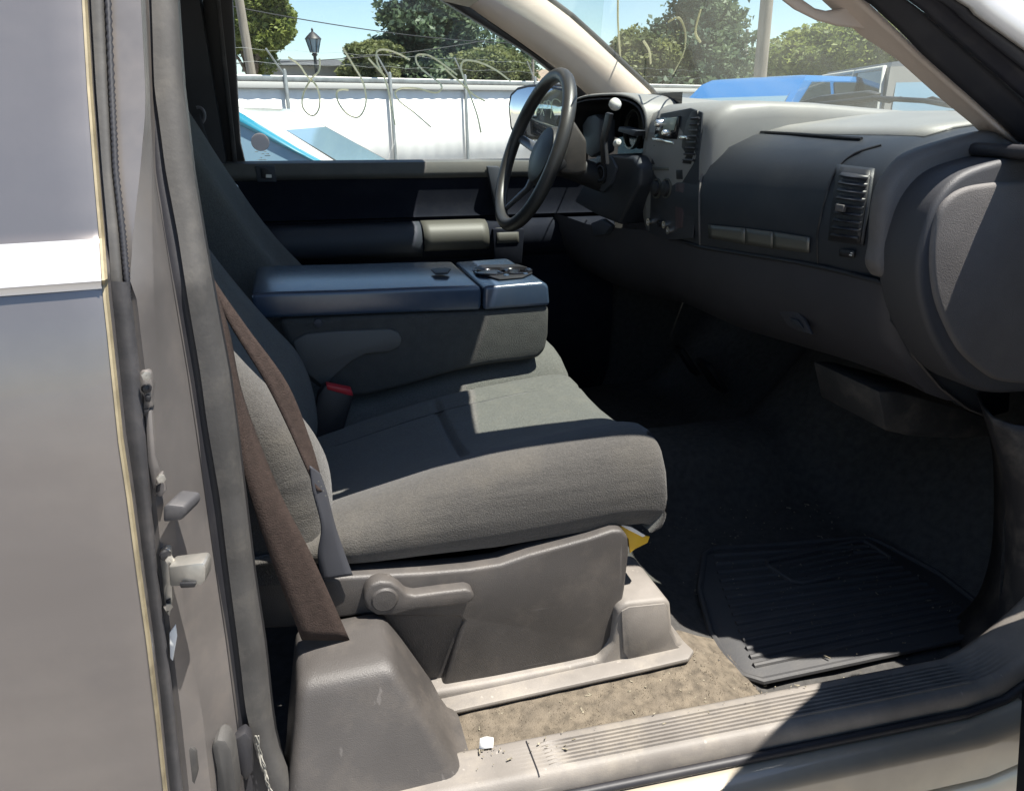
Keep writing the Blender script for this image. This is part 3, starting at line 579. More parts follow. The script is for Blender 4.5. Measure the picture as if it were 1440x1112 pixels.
# moulded seat side with recliner lever
def tp(x, y, d=0): return G(x, y, Y=-.705 + d)
out = [(452, 814), (480, 812), (540, 809), (600, 806), (660, 801), (705, 794), (745, 780), (790, 768), (830, 757), (862, 746), (876, 746), (884, 755), (885, 778), (879, 830), (870, 878), (860, 905), (846, 922), (800, 934), (720, 950), (640, 965), (622, 966), (648, 885), (652, 874), (645, 868), (560, 868), (514, 864), (490, 868), (455, 872)]
ST2 = prism('seat_side_trim', [tp(*p) for p in out], (0, .045, 0), PLAST, TR, .007, 3)
bm = bmesh.new()
A, B, C_, D_ = tp(505, 862, .004), tp(655, 864, .004), tp(630, 968, .018), tp(603, 971, .018)
b_grid(bm, [[A, B], [tp(550, 915, .014), tp(640, 918, .014)], [D_, C_]]); finish(bm, 'lever_recess', PLAST, ST2)
lv = [(514, 832), (522, 822), (535, 818), (550, 819), (562, 826), (572, 836), (584, 838), (620, 833), (655, 829), (664, 831), (668, 838), (665, 846), (655, 850), (615, 855), (585, 858), (570, 862), (556, 866), (530, 866), (517, 857), (511, 845)]
LV = prism('recliner_lever', [tp(x, y, -.022) for x, y in lv], (0, .028, 0), PLAST, ST2, .007, 3)
lathe('lever_boss', [(0, .004), (.018, .003), (.021, 0)], tp(541, 843, -.022), (0, -1, 0), PLAST, LV, 24)
prism('backrest_side_trim', [G(x, y, Y=-.675) for x, y in [(345, 790), (352, 775), (370, 768), (410, 790), (452, 812), (470, 822), (482, 872), (420, 884), (368, 886), (345, 880)]], (0, .05, 0), PLAST, TR, .012, 3)
YT = prism('warning_tag', [tp(x, y, .03) for x, y in [(868, 738), (884, 742), (905, 753), (914, 754), (911, 763), (893, 772), (886, 778), (884, 758)]], (0, .003, 0), YEL, TR, .001)
prism('tag_border', [tp(x, y, .026) for x, y in [(870, 737), (888, 741), (908, 753), (904, 755), (886, 746)]], (0, .003, 0), WHITEP, YT, 0)
# seat rail cover along the floor
rl = [(602, 975), (700, 958), (800, 938), (845, 928), (862, 905), (868, 858), (880, 848), (938, 842), (944, 850), (947, 888), (955, 903), (968, 910), (972, 918), (968, 930), (900, 946), (800, 968), (700, 990), (612, 1012)]
RC = prism('seat_rail_cover', [G(x, y, Y=-.72) for x, y in rl], (0, .15, 0), SILLP, TR, .011, 3)
prism('rail_cap', [G(x, y, Y=-.7205) for x, y in [(873, 858), (884, 852), (934, 847), (939, 858), (941, 886), (950, 905), (962, 914), (958, 921), (920, 927), (886, 929), (876, 915)]], (0, -.003, 0), SILLP, RC, .002)
prism('rail_flange', [G(x, y, Z=.543) for x, y in [(612, 1012), (700, 992), (800, 970), (900, 948), (968, 932), (976, 920), (960, 905), (880, 900), (600, 968)]], (0, 0, .010), SILLP, RC, .004)
box('seat_frame', (.22, -.45, .66), (.5, .42, .16), BLACK, TR, .01)
# belt box at the foot of the door pillar
rings = []
def rrect(cx0, cx1, cy0, cy1, z, r=.03, n=5, dz=0):
    P = []
    for (cx, cy, a0) in [(cx1 - r, cy0 + r, -90), (cx1 - r, cy1 - r, 0), (cx0 + r, cy1 - r, 90), (cx0 + r, cy0 + r, 180)]:
        for k in range(n + 1):
            a = R(a0 + 90 * k / n); P.append(V(cx + r * math.cos(a), cy + r * math.sin(a), z + dz * (cy + r * math.sin(a) - cy0)))
    return P
bx0 = [(-.112, .158, -.906, -.74, .556, .03), (-.110, .146, -.900, -.735, .561, .028), (-.106, .136, -.895, -.72, .572, .024), (-.102, .126, -.889, -.70, .59, .020), (-.092, .103, -.872, -.70, .64, .018), (-.082, .080, -.854, -.70, .69, .017), (-.077, .068, -.845, -.70, .716, .017), (-.074, .063, -.841, -.70, .726, .017), (-.070, .056, -.833, -.705, .734, .016), (-.063, .047, -.822, -.712, .738, .014), (-.045, .03, -.80, -.73, .740, .010)]
bm = bmesh.new(); b_loft(bm, [rrect(*b) for b in bx0]); BB = finish(bm, 'belt_cover', PLAST, TR, sharp=42)
# front belt: strand out of the cover up to the pillar, and the strand down to the seat
ribbon('seat_belt', [G(262, 380, Y=-.80), G(296, 455, Y=-.80), G(318, 530, Y=-.80), G(340, 650, Y=-.80), G(372, 760, Y=-.79), G(424, 899, Y=-.78)], [G(290, 375, Y=-.76), G(320, 460, Y=-.76), G(342, 560, Y=-.765), G(392, 690, Y=-.77), G(438, 780, Y=-.77), G(492, 900, Y=-.765)], BELT, TR)
ribbon('shoulder_belt', [G(280, 350, Y=-.755), G(292, 385, Y=-.755), G(320, 450, Y=-.75), G(372, 535, Y=-.74), G(405, 600, Y=-.735), G(432, 660, Y=-.735), G(446, 690, Y=-.735)], [G(287, 350, Y=-.74), G(298, 390, Y=-.74), G(345, 458, Y=-.735), G(404, 540, Y=-.72), G(436, 620, Y=-.715), G(450, 668, Y=-.715), G(457, 692, Y=-.72)], BELT, TR)
ribbon('shaded_lap_belt', [G(436, 655, Y=-.737), G(440, 690, Y=-.737), G(452, 740, Y=-.732), G(447, 780, Y=-.727), G(452, 815, Y=-.722)], [G(449, 665, Y=-.72), G(459, 692, Y=-.72), G(470, 735, Y=-.716), G(482, 770, Y=-.715), G(496, 808, Y=-.715)], BELTD, TR)  # lower end of the strand, coloured darker to stand in for shade
bm = bmesh.new()
for x, y in ((452, 684), (455, 690), (458, 697), (448, 677)):
    b_box(bm, G(x, y, Y=-.742), (.0018, .0012, .0012), 0)
finish(bm, 'belt_stitching', SILV, TR)
bpx = [(447, 556), (457, 542), (494, 549), (497, 560), (478, 622), (440, 626), (434, 615)]
BK = prism('belt_buckle', [G(x, y, Y=-.245) for x, y in bpx], (0, .03, 0), BLACK, TR, .004)
prism('release_button', [G(x, y, Y=-.246) for x, y in [(459, 541), (494, 548), (497, 557), (490, 556), (460, 548)]], (0, .022, 0), RED, BK, .002)
# fold-down centre console
YC = -.18; YD = .30
def cp(x, y, d=0): return G(x, y, Y=YC + d)
lid = [(352, 414), (390, 411), (500, 408), (600, 404), (676, 402), (678, 412), (677, 437), (560, 441), (392, 448), (360, 450)]
body = [(392, 449), (560, 442), (690, 437), (773, 430), (772, 470), (768, 492), (758, 504), (735, 508), (690, 513), (640, 523), (580, 541), (520, 556), (470, 560), (440, 540), (415, 500), (400, 470)]
CC = prism('centre_console', [cp(x, y, .004) for x, y in body], (0, YD - .008, 0), FABG, TR, .012, 3)
CC.data.materials.clear(); CC.data.materials.append(mat('carpeted console back', (.052, .053, .050), .95, bump=.9, bscale=420, var=.08, vscale=40, dust=.15, dcol=(.13, .12, .10), dscale=60))
LD = prism('console_lid', [cp(x, y) for x, y in lid], (0, YD, 0), LIDM, CC, .009, 3)
prism('lid_latch', [G(x, y, Z=cp(640, 402).z + .006) for x, y in [(606, 381), (622, 378), (634, 380), (630, 386), (612, 387)]], (0, 0, .004), BLACK, LD, .002)
bm = bmesh.new()
pr_ = [cp(x, y) for x, y in [(681, 403), (740, 398), (764, 396), (772, 402), (774, 430), (680, 437)]]
b_prism(bm, pr_, (0, YD, 0), .026, 5); CH = finish(bm, 'cup_holder', LIDM, CC, recalc=False)
ztop = cp(720, 399).z
prism('cup_tray', [G(x, y, Z=ztop + .001) for x, y in [(664, 380), (676, 374), (728, 373), (741, 377), (749, 385), (736, 391), (702, 394), (684, 389)]], (0, 0, .003), BLACK, CH, .002)
for i, (x, y) in enumerate([(692, 383), (724, 382)]):
    lathe('cup_well', [(.040, 0), (.040, .0035), (.037, .0045), (.034, .003), (.032, .001), (0, .001)], G(x, y, Z=ztop + .003), (0, 0, 1), GLOSS, CH, 28)
for (x, y, r) in [(678, 386, .008), (712, 388, .007), (668, 381, .006), (739, 386, .006)]:
    lathe('rubber_finger', [(r, 0), (r * .9, .003), (r * .5, .004), (0, .004)], G(x, y, Z=ztop + .003), (0, 0, 1), LIDM, CH, 12)
hp = [(412, 480), (430, 470), (470, 466), (548, 463), (560, 467), (566, 477), (562, 488), (548, 495), (515, 498), (495, 508), (470, 530), (455, 545), (425, 520)]
prism('console_bracket', [cp(x, y, -.004) for x, y in hp], (0, .012, 0), mat('console bracket plastic', (.085, .085, .08), .6, bump=.15), CC, .005)
lathe('hinge_bolt', [(0, .004), (.008, .003), (.009, 0)], cp(447, 454, .004), (0, -1, 0), ARM, CC, 14)

# ------------------------------------------------------------------ dashboard
def ystat(prof, y): return [V(x, y, z) for x, z in prof]
# passenger side upper face and top pad, from the centre pod to the rounded end
pA = [(.895, 1.160), (.884, 1.20), (.878, 1.25), (.882, 1.295), (.899, 1.34), (.935, 1.378), (.995, 1.402), (1.08, 1.417), (1.22, 1.430), (1.36, 1.440), (1.45, 1.44)]
pB = [(.938, 1.180), (.929, 1.21), (.925, 1.26), (.931, 1.31), (.948, 1.35), (.978, 1.382), (1.03, 1.405), (1.10, 1.419), (1.22, 1.430), (1.33, 1.437), (1.40, 1.44)]
rows = []
Ys = [.02, -.06, -.15, -.25, -.35, -.45, -.53, -.58, -.62, -.655, -.68, -.698, -.708]
for y in Ys:
    f = min(1, max(0, (-.15 - y) / .37)); P = [(a[0] + (b[0] - a[0]) * f, a[1] + (b[1] - a[1]) * f) for a, b in zip(pA, pB)]
    e = max(0, (-.58 - y) / .128); sh = 1 - math.sqrt(max(0, 1 - e * e)) if e > 0 else 0
    rows.append([V(x + .085 * sh, y, z - (.030 * sh if i > 3 else .0)) for i, (x, z) in enumerate(P)])
rows.append([p + V(.10, -.001, 0) if i < 5 else p + V(.02, -.002, -.03) for i, p in enumerate(rows[-1])])
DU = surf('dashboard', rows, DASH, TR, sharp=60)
def dsh(px, py):                                                  # a point on the passenger dash face
    def g(y):
        q = G(px, py, Y=y); f = min(1, max(0, (-.15 - y) / .37))
        x = float(np.interp(q.z, [a[1] + (b[1] - a[1]) * f for a, b in zip(pA, pB)], [a[0] + (b[0] - a[0]) * f for a, b in zip(pA, pB)]))
        e = min(1, max(0, (-.58 - y) / .128)); return q.x - x - .085 * (1 - math.sqrt(1 - e * e)), q
    lo, hi = -.70, .05
    for _ in range(40):
        m = (lo + hi) / 2
        if g(m)[0] < 0: lo = m
        else: hi = m
    return g((lo + hi) / 2)[1]
# top pad under the windscreen, paler to stand in for sun glare
rows2 = []
for y in np.linspace(.02, -.60, 9):
    f = min(1, max(0, (-.15 - y) / .37)); P = [(a[0] + (b[0] - a[0]) * f, a[1] + (b[1] - a[1]) * f) for a, b in zip(pA[6:], pB[6:])]
    rows2.append([V(x + .012 * (i == 0), y, z + .004) for i, (x, z) in enumerate(P)])
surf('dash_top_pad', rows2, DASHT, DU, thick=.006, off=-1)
SL = tube('airbag_seam', [dsh(x, y) + V(-.001, 0, .002) for x, y in [(1046, 187), (1080, 188), (1130, 191), (1180, 195), (1212, 197)]], .0036, BLACK, DU, 6)
tube('panel_seam', [dsh(q.x, q.y) + V(-.001, 0, .001) for q in cat([V(x, y, 0) for x, y in [(1240, 205), (1205, 216), (1180, 235), (1166, 265), (1156, 300), (1150, 335), (1151, 374)]], 5)], .0022, BLACK, DU, 6)
tube('panel_seam', [dsh(q.x, q.y) + V(-.001, 0, .001) for q in cat([V(x, y, 0) for x, y in [(1052, 188), (1020, 205), (997, 228), (986, 255), (984, 290), (985, 345)]], 5)], .0026, DASHG, DU, 6)
# silver strip in three pieces
def dpatch(name, quad, m, par, d=.004, nx=8, ny=3):
    a, b, c, e = [V(*q, 0) for q in quad]; rr = []
    for j in range(ny + 1):
        l, r = a.lerp(e, j / ny), b.lerp(c, j / ny)
        rr.append([dsh(*(l.lerp(r, i / nx))[:2]) + V(-d, 0, 0) for i in range(nx + 1)])
    return surf(name, rr, m, par, thick=d, off=-1, sharp=50)
for q in ([(998, 316), (1050, 321), (1050, 343), (999, 334)], [(1051, 321), (1089, 326), (1089, 349), (1051, 343)], [(1090, 326), (1141, 334), (1140, 355), (1090, 349)]):
    dpatch('trim_insert', q, SILV, DU, .0025)
# passenger vent
dpatch('vent_bezel', [(1180, 232), (1233, 238), (1217, 345), (1168, 338)], DASH, DU, .003, 6, 8)
VB = dpatch('air_vent', [(1187, 236), (1229, 241), (1214, 342), (1172, 335)], BLACK, DU, .0045, 6, 8)
for k in range(9):
    f = (k + .5) / 9; l, r = (1189 - 14 * f, 240 + 94 * f), (1228 - 14 * f, 245 + 94 * f)
    a, m_, b = dsh(*l), dsh((l[0] + r[0]) / 2, (l[1] + r[1]) / 2), dsh(*r)
    rr = [[p + V(-.006, 0, .0035), p + V(-.013, 0, -.001), p + V(-.006, 0, -.0045)] for p in (a, m_, b)]
    surf('louver', rr, VENT, VB, thick=.002, off=0)
p = dsh(1192, 292); box('vent_thumbwheel', p + V(-.014, 0, 0), (.008, .022, .012), DASHG, VB, .002)
dpatch('airbag_badge', [(1184, 350), (1205, 352), (1204, 362), (1184, 360)], BLACK, DU, .003, 3, 2)
q = dsh(1196, 356); bmx = bmesh.new(); b_lathe(bmx, [(.0035, 0), (.0035, .002), (0, .002)], q + V(-.003, .004, 0), (-1, 0, 0), 12); b_box(bmx, q + V(-.0045, -.006, .002), (.002, .009, .0015)); b_box(bmx, q + V(-.0045, -.006, -.002), (.002, .009, .0015))
finish(bmx, 'badge_marks', WHITEP, DU, recalc=False)
dpatch('defrost_grille', [(1305, 184), (1340, 178), (1346, 180), (1312, 188)], BLACK, DU, .004)
# grained end cap of the dash and the round-cornered side cover
def ep(x, y, Y): return G(x, y, Y=Y)
ec = [(1243, 391), (1240, 340), (1243, 295), (1251, 264), (1266, 239), (1290, 216), (1340, 198), (1400, 184), (1445, 190), (1450, 300), (1345, 391)]
prism('dash_end_cap', cat([ep(x, y, -.724) for x, y in ec], 4, True), (0, .040, 0), DASHG, TR, .016, 4)
dc = [(1440, 222), (1395, 229), (1350, 248), (1318, 284), (1300, 330), (1292, 375), (1296, 425), (1312, 475), (1338, 520), (1366, 545), (1400, 554), (1450, 552), (1540, 545), (1545, 225)]
SCV = prism('dash_side_cover', cat([ep(x, y, -.795) for x, y in dc], 4, True), (0, .09, 0), mat('slate cover plastic', (.042, .042, .046), .55, bump=.3, bscale=700), TR, .010, 3)
dc2 = [(1440, 255), (1392, 258), (1355, 266), (1330, 285), (1316, 318), (1311, 365), (1316, 415), (1330, 455), (1352, 495), (1385, 525), (1410, 537), (1455, 540), (1535, 530), (1540, 250)]
prism('cover_panel', cat([ep(x, y, -.802) for x, y in dc2], 4, True), (0, .02, 0), DASHG, SCV, .008, 3)
# lower dash: glovebox side, seam, end
low = [(0, 0), (.003, -.05), (.018, -.10), (.05, -.15), (.10, -.195), (.15, -.215), (.30, -.20), (.62, -.1)]
rows = []
for y in [.80, .62, .45, .30, .15, .0, -.15, -.3, -.45, -.58, -.66, -.69, -.698]:
    f = min(1, max(0, (-.15 - y) / .37)); x0 = .895 + .042 * f; z0 = 1.158 + .020 * f
    if y > .15: x0 -= .05 * min(1, (y - .15) / .2); z0 -= .02 * min(1, (y - .15) / .3)
    e = .02 if y == -.69 else (.05 if y == -.698 else 0)
    rows.append([V(x0 + a + e * (1 if i < 6 else .2), y, z0 + b - (.012 if e else 0)) for i, (a, b) in enumerate(low)])
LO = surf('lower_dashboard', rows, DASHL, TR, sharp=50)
tube('dash_gap', [r[0] + V(-.001, 0, .001) for r in rows[5:]], .0045, BLACK, LO, 6)
prism('lower_end_panel', [ep(x, y, -.70) for x, y in [(1278, 392), (1262, 430), (1262, 455), (1282, 500), (1320, 545), (1360, 575), (1392, 587), (1420, 580), (1430, 400)]], (0, .03, 0), DASH, LO, .005)
prism('end_edge', [ep(x, y, -.703) for x, y in [(1257, 393), (1276, 393), (1272, 415), (1266, 445), (1260, 425)]], (0, .02, 0), PLAST, LO, .002)
tube('end_bead', [ep(x, y, -.705) for x, y in [(1262, 432), (1266, 458), (1284, 500), (1322, 545), (1360, 574), (1392, 587)]], .0025, PLAST, LO, 6)
hd = [(1088, 420), (1112, 424), (1135, 448), (1146, 470), (1126, 465), (1112, 458)]
prism('glovebox_handle', [G(x, y, X=.955) for x, y in hd], (-.008, 0, 0), DASHL, LO, .003)
prism('handle_finger_pull', [G(x, y, X=.946) for x, y in [(1112, 446), (1124, 450), (1132, 462), (1116, 458)]], (-.004, 0, 0), DASH, LO, .002)
prism('kick_duct', [G(x, y, Y=-.60) for x, y in [(1235, 550), (1262, 550), (1345, 572), (1395, 590), (1400, 615), (1345, 618), (1280, 614), (1245, 606)]], (0, .20, 0), DUCT, TR, .008)
# centre pod: stack face, hood over the instruments
pod = [(.905, 1.150), (.893, 1.19), (.885, 1.27), (.884, 1.36), (.890, 1.42), (.903, 1.452), (.94, 1.470), (1.02, 1.474), (1.15, 1.468), (1.30, 1.455), (1.42, 1.445)]
rows = []
for y, dx, dz in [(.20, .03, -.03), (.18, .006, -.004), (.14, 0, 0), (.0, -.004, .002), (-.10, 0, .0), (-.128, .002, -.001), (-.145, .008, -.005), (-.154, .018, -.014), (-.160, .04, -.035), (-.163, .09, -.065)]:
    rows.append([V(x + dx, y, z + (dz if i > 3 else 0)) for i, (x, z) in enumerate(pod)])
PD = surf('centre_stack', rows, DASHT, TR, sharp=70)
def st(px, py, d=.0): return GP(px, py, V(.888 - d, 0, 1.3), V(-1, 0, .03))
def spoly(name, pts, m, par, d=.004, bev=.002): return prism(name, [st(x, y) for x, y in pts], (-d, 0, 0), m, par, bev)
SF = spoly('stack_bezel', [(931, 160), (973, 152), (990, 158), (984, 250), (976, 335), (940, 338), (915, 328), (918, 250)], DASH, PD, .005, .004)
spoly('radio', [(929, 166), (960, 163), (956, 196), (924, 195)], GLOSS, SF, .010)
spoly('radio_display', [(939, 167), (958, 165), (953, 183), (938, 186)], mat('pale radio screen', (.28, .33, .30), .2), SF, .012, .001)
for x, y, r in ((931, 174, .010), (941, 187, .008)):
    lathe('radio_knob', [(r, 0), (r * .9, .014), (r * .6, .018), (0, .018)], st(x, y, .010), (-1, 0, .05), CHROME, SF, 18)
spoly('radio_trim', [(923, 193), (953, 199), (953, 203), (923, 197)], CHROME, SF, .012, .001)
spoly('storage_slot', [(922, 203), (949, 203), (945, 233), (918, 232)], BLACK, SF, .006)
spoly('storage_lip', [(918, 234), (945, 235), (945, 240), (917, 239)], SILV, SF, .009, .001)
VC = spoly('air_vent', [(976, 157), (984, 155), (986, 165), (982, 200), (975, 231), (959, 230), (963, 195), (969, 170)], BLACK, SF, .007)
for k in range(8):
    f = (k + .5) / 8; a, b = st(973 - 13 * f, 163 + 66 * f, .009), st(984 - 9 * f, 162 + 68 * f, .009)
    tube('louver', [a, b], .0028, VENT, VC, 6)
spoly('vent_thumbwheel', [(962, 191), (973, 191), (973, 196), (962, 196)], CHROME, VC, .014, .001)
spoly('stack_button', [(955, 239), (963, 239), (963, 252), (955, 252)], BLACK, SF, .008, .001)
for x, y in ((925, 265), (939, 265)):
    lathe('climate_knob', [(.020, 0), (.018, .012), (.012, .016), (0, .016)], st(x, y, .005), (-1, 0, .05), BLACK, SF, 20)
    lathe('knob_ring', [(.024, 0), (.024, .006), (.021, .006), (.021, 0)], st(x, y, .005), (-1, 0, .05), SILV, SF, 20)
for x, y in ((915, 312), (929, 314), (937, 316), (943, 324)):
    lathe('power_socket', [(.009, 0), (.009, .008), (.006, .008), (.005, 0)], st(x, y, .004), (-1, 0, 0), CHROME if x != 929 else BLACK, SF, 14)
spoly('heater_panel', [(953, 258), (966, 258), (963, 320), (953, 322)], mat('maroon stained plastic', (.055, .035, .038), .5), SF, .007, .002)
# instrument hood and cluster
hood = [(828, 150), (826, 140), (836, 134), (858, 130), (890, 131), (912, 136), (925, 147), (927, 156), (915, 150), (895, 144), (870, 141), (850, 141), (838, 144)]
def hx_(x, y, X=.80): return G(x, y, X=X)
def hoodrows(g, X1):
    rows = []
    for f in (0, .012, .06, .2, .5, 1):
        r = []
        for k in range(21):
            t = math.pi * k / 20; c = math.cos(t); yy = .36 + (.205 - g) * math.copysign(abs(c) ** .7, c); x0 = .800 + .085 * (1 - (yy - .155) / .41)
            h = 1.385 + (.115 - g) * math.sin(t) ** .55 + (.004 if .0 < f < .1 else 0)
            X = x0 + (X1 - x0) * f; r.append(V(X, yy, h - max(0, X - .95) * .09))
        rows.append(r)
    return rows
HD = surf('instrument_hood', hoodrows(0, 1.42), DASHT, TR, thick=.004, off=-1, sharp=70)
surf('hood_liner', hoodrows(.012, 1.02), BLACK, HD, sharp=70)
surf('instrument_cluster', [[V(.985 - .05 * (z < 1.3), y, z) for y in (.16, .36, .56)] for z in (1.27, 1.32, 1.50)], GLOSS, HD)
for y in (.27, .43):
    lathe('gauge', [(.055, 0), (.055, .012), (.050, .012), (.050, .002), (0, .002)], V(.98, y, 1.405), (-1, 0, .1), SILV, HD, 28)
    lathe('gauge_face', [(.049, 0), (0, .0005)], V(.977, y, 1.405), (-1, 0, .1), GLOSS, HD, 28)
prism('cluster_shelf', [G(x, y, X=.86) for x, y in [(870, 178), (896, 184), (890, 192), (868, 185)]], (.03, 0, 0), ARM, HD, .003)
prism('shift_lever', [G(x, y, X=.79) for x, y in [(851, 158), (858, 160), (849, 200), (852, 232), (844, 228), (843, 195)]], (.012, 0, 0), BLACK, HD, .004)
KB = lathe('shift_knob', [(0, -.013), (.009, -.012), (.014, -.007), (.016, 0), (.014, .007), (.008, .012), (0, .013)], G(865, 147, X=.785), (.1, -.5, .35), KNOB, HD, 20)
lathe('wiper_stalk_tip', [(0, -.012), (.008, -.01), (.010, 0), (.007, .01), (0, .012)], G(868, 201, X=.80), (0, -1, .3), KNOB, HD, 14)
ip = [(830, 228), (838, 219), (862, 217), (890, 220), (900, 236), (898, 262), (880, 296), (870, 316), (840, 304), (806, 284), (818, 262), (826, 240)]
DP = prism('driver_lower_panel', [G(x, y, X=.845) for x, y in ip], (.10, 0, 0), DASH, TR, .010, 3)
pi_ = [(826, 224), (858, 220), (866, 236), (860, 258), (848, 270), (824, 262)]
prism('ignition_plate', [G(x, y, X=.838) for x, y in pi_], (.012, 0, 0), ARM, DP, .005)
ic = G(847, 243, X=.836)
for r0, r1, m_ in ((.030, .026, BLACK), (.022, .018, ARM), (.011, .004, BLACK)):
    lathe('ignition_ring', [(r0, 0), (r0, .008), (r1, .009), (r1, 0)], ic, (-1, -.2, 0), m_, DP, 26)
prism('driver_vent', [G(x, y, X=.85) for x, y in [(818, 176), (826, 164), (836, 161), (843, 168), (842, 214), (830, 222), (822, 215)]], (.05, 0, 0), ARM, TR, .006)
prism('hood_latch_pull', [G(x, y, X=.84) for x, y in [(830, 314), (845, 308), (858, 318), (850, 330), (834, 332)]], (.02, 0, 0), ARM, TR, .005)
# steering wheel and column
wc = G(749, 213, Y=.36); ax = V(-.93, 0, .37).normalized()
wu = V(.37, 0, .93).normalized(); wv = V(0, 1, 0); RW = .207
ring = [wc + RW * (math.cos(t) * wu + math.sin(t) * wv) for t in np.linspace(0, 2 * math.pi, 56, endpoint=False)]
SW = tube('steering_wheel', ring, .0185, LEATH, TR, 14, closed=True)
bm = bmesh.new()
b_lathe(bm, [(.0, .035), (.045, .034), (.075, .022), (.085, .0), (.07, -.02), (.04, -.03)], wc - ax * .045, ax, 26)
finish(bm, 'airbag_hub', LEATH, SW)
for ang in (80, -80, 150, -150):
    d = math.cos(R(ang)) * wu + math.sin(R(ang)) * wv; d2 = math.cos(R(ang * .9)) * wu + math.sin(R(ang * .9)) * wv
    tube('spoke', [wc - ax * .045 + d2 * .06, wc - ax * .04 + d * .11, wc - ax * .008 + d * (RW - .004)], [.020, .016, .012], mat('satin spoke', (.18, .19, .21), .35, .6), SW, 8, flat=.5)
tube('column_shaft', [wc - ax * .06, wc - ax * .32], .035, BLACK, SW)
cs = [(789, 212), (794, 182), (800, 166), (808, 172), (825, 198), (824, 243), (812, 246), (790, 244), (783, 234)]
CSH = prism('column_shroud', [G(x, y, Y=.31) for x, y in cs], (.03, .10, 0), PLAST, TR, .008, 3)
prism('column_stalk', [G(x, y, Y=.30) for x, y in [(783, 200), (793, 180), (800, 190), (798, 215), (790, 232), (780, 226)]], (0, .01, 0), SILV, CSH, .003)
lathe('stalk_knob', [(0, -.012), (.009, -.008), (.011, 0), (.008, .01), (0, .012)], G(777, 234, Y=.295), (0, -1, 0), KNOB, CSH, 14)
prism('stalk_slot', [G(x, y, Y=.296) for x, y in [(781, 222), (793, 222), (798, 232), (790, 241), (781, 238)]], (0, .01, 0), BLACK, CSH, .003)
# pedals
for y, wd in ((.30, .09), (.46, .05)):
    box('pedal', (1.22, y, .66), (.02, wd, .12), BLACK, TR, .006, Matrix.Rotation(R(-35), 3, 'Y'))
# open passenger door (swung out beyond the frame; its shadow falls on the sill)
DOORA = R(39.3); HG = V(1.19, -.955, 0)
du = V(-math.cos(DOORA), -math.sin(DOORA), 0); dn = V(math.sin(DOORA), -math.cos(DOORA), 0)      # along the door; outward
def dq(s, z, t=0): return HG + du * s + dn * t + V(0, 0, z)
low_ = [(.02, .50), (.02, 1.30), (.10, 1.345), (1.05, 1.365), (1.07, .62), (1.03, .50)]
OD = prism('front_door', [dq(s, z, .0) for s, z in low_], dn * .055, PAINT, TR, .015)
prism('door_trim', [dq(s, z, -.06) for s, z in [(.10, .55), (.10, 1.30), (1.0, 1.33), (1.02, .60)]], dn * .058, NAVY, OD, .012)
fr = [(.06, 1.33), (.36, 1.57), (.62, 1.74), (.78, 1.80), (1.0, 1.80), (1.07, 1.36), (1.03, 1.36), (.965, 1.765), (.79, 1.765), (.64, 1.705), (.39, 1.535), (.15, 1.345)]
prism('window_frame', [dq(s, z, .0) for s, z in fr], dn * .035, PAINT, OD, .004)
surf('window_glass', [[dq(.15, 1.345, .02), dq(1.03, 1.36, .02)], [dq(.62, 1.70, .02), dq(.975, 1.77, .02)]], GLASS, OD)
# ------------------------------------------------------------------ loose things in the cab
bm = bmesh.new()
mo = [(990, 780), (984, 830), (1000, 890), (1022, 928), (1045, 950), (1072, 957), (1200, 930), (1330, 902), (1384, 890), (1398, 878), (1392, 862), (1320, 806), (1240, 764), (1222, 757), (1205, 757), (1100, 766), (1004, 772)]
ZM = .492
b_prism(bm, [G(x, y, Z=ZM) for x, y in mo], (0, 0, -.012), .004)
for k in range(14):
    f = k / 13; a = V(1003 + 57 * f ** 1.2, 782 + 154 * f, 0); b = V(1222 + 150 * f, 768 + 102 * f - 8 * f * (1 - f), 0)
    for f0, f1 in (((0, .36), (.86, 1)) if k in (1, 2, 3) else ((0, 1),)):
        P = [G(*(a.lerp(b, f0 + (f1 - f0) * j / 6))[:2], Z=ZM + .001) for j in range(7)]
        b_tube(bm, P, .0058, 8, flat=.8)
fr_ = [G(x, y, Z=ZM + .003) for x, y in [(1078, 789), (1140, 775), (1206, 761), (1216, 761), (1252, 784), (1252, 791), (1190, 806), (1128, 820), (1114, 818), (1080, 796)]]
b_tube(bm, fr_, .006, 8, closed=True)
b_tube(bm, [G(x, y, Z=ZM) for x, y in mo], .007, 8, closed=True)
for k in range(4):
    b_tube(bm, [G(1098 + 12 * k + 125 * j / 3, 793 + 6 * k - 26 * j / 3, Z=ZM) for j in range(4)], .004, 6)
FM = finish(bm, 'floor_mat', MATR, None); tag(FM, 'ribbed black rubber floor mat lying in the passenger footwell', 'floor mat')
random.seed(11)
bm = bmesh.new()
for i in range(430):
    u = random.random()
    if u < .6: x, y = random.uniform(.72, 1.25), random.uniform(-.84, -.2)
    else: x, y = random.uniform(.15, .75), random.uniform(-.90, -.72)
    z = floor_z(x, y) + .004
    q = G(985, 800, Z=ZM)
    if .80 < x < 1.24 and -.79 < y < -.43: z = ZM + .006
    if y < Yi(x): z = .5745
    s = random.choice([.0012, .0016, .002, .003]) * (1 if y > -.8 else .7); a = random.random() * 6.28; L_ = s * random.choice([1, 1, 2, 4])
    b_box(bm, (x, y, z), (L_, s, s * .6), 0, Matrix.Rotation(a, 3, 'Z') @ Matrix.Rotation(random.gauss(0, .3), 3, 'X'))
DB = finish(bm, 'floor_grit', mat('straw and sand grit', (.17, .15, .11), .9, var=.7, vscale=200), None, recalc=False); tag(DB, 'scattered crumbs of sand and dry leaf on the cab floor', 'grit', None, 'stuff')
bm = bmesh.new(); pc = G(684, 1047, Z=.573)
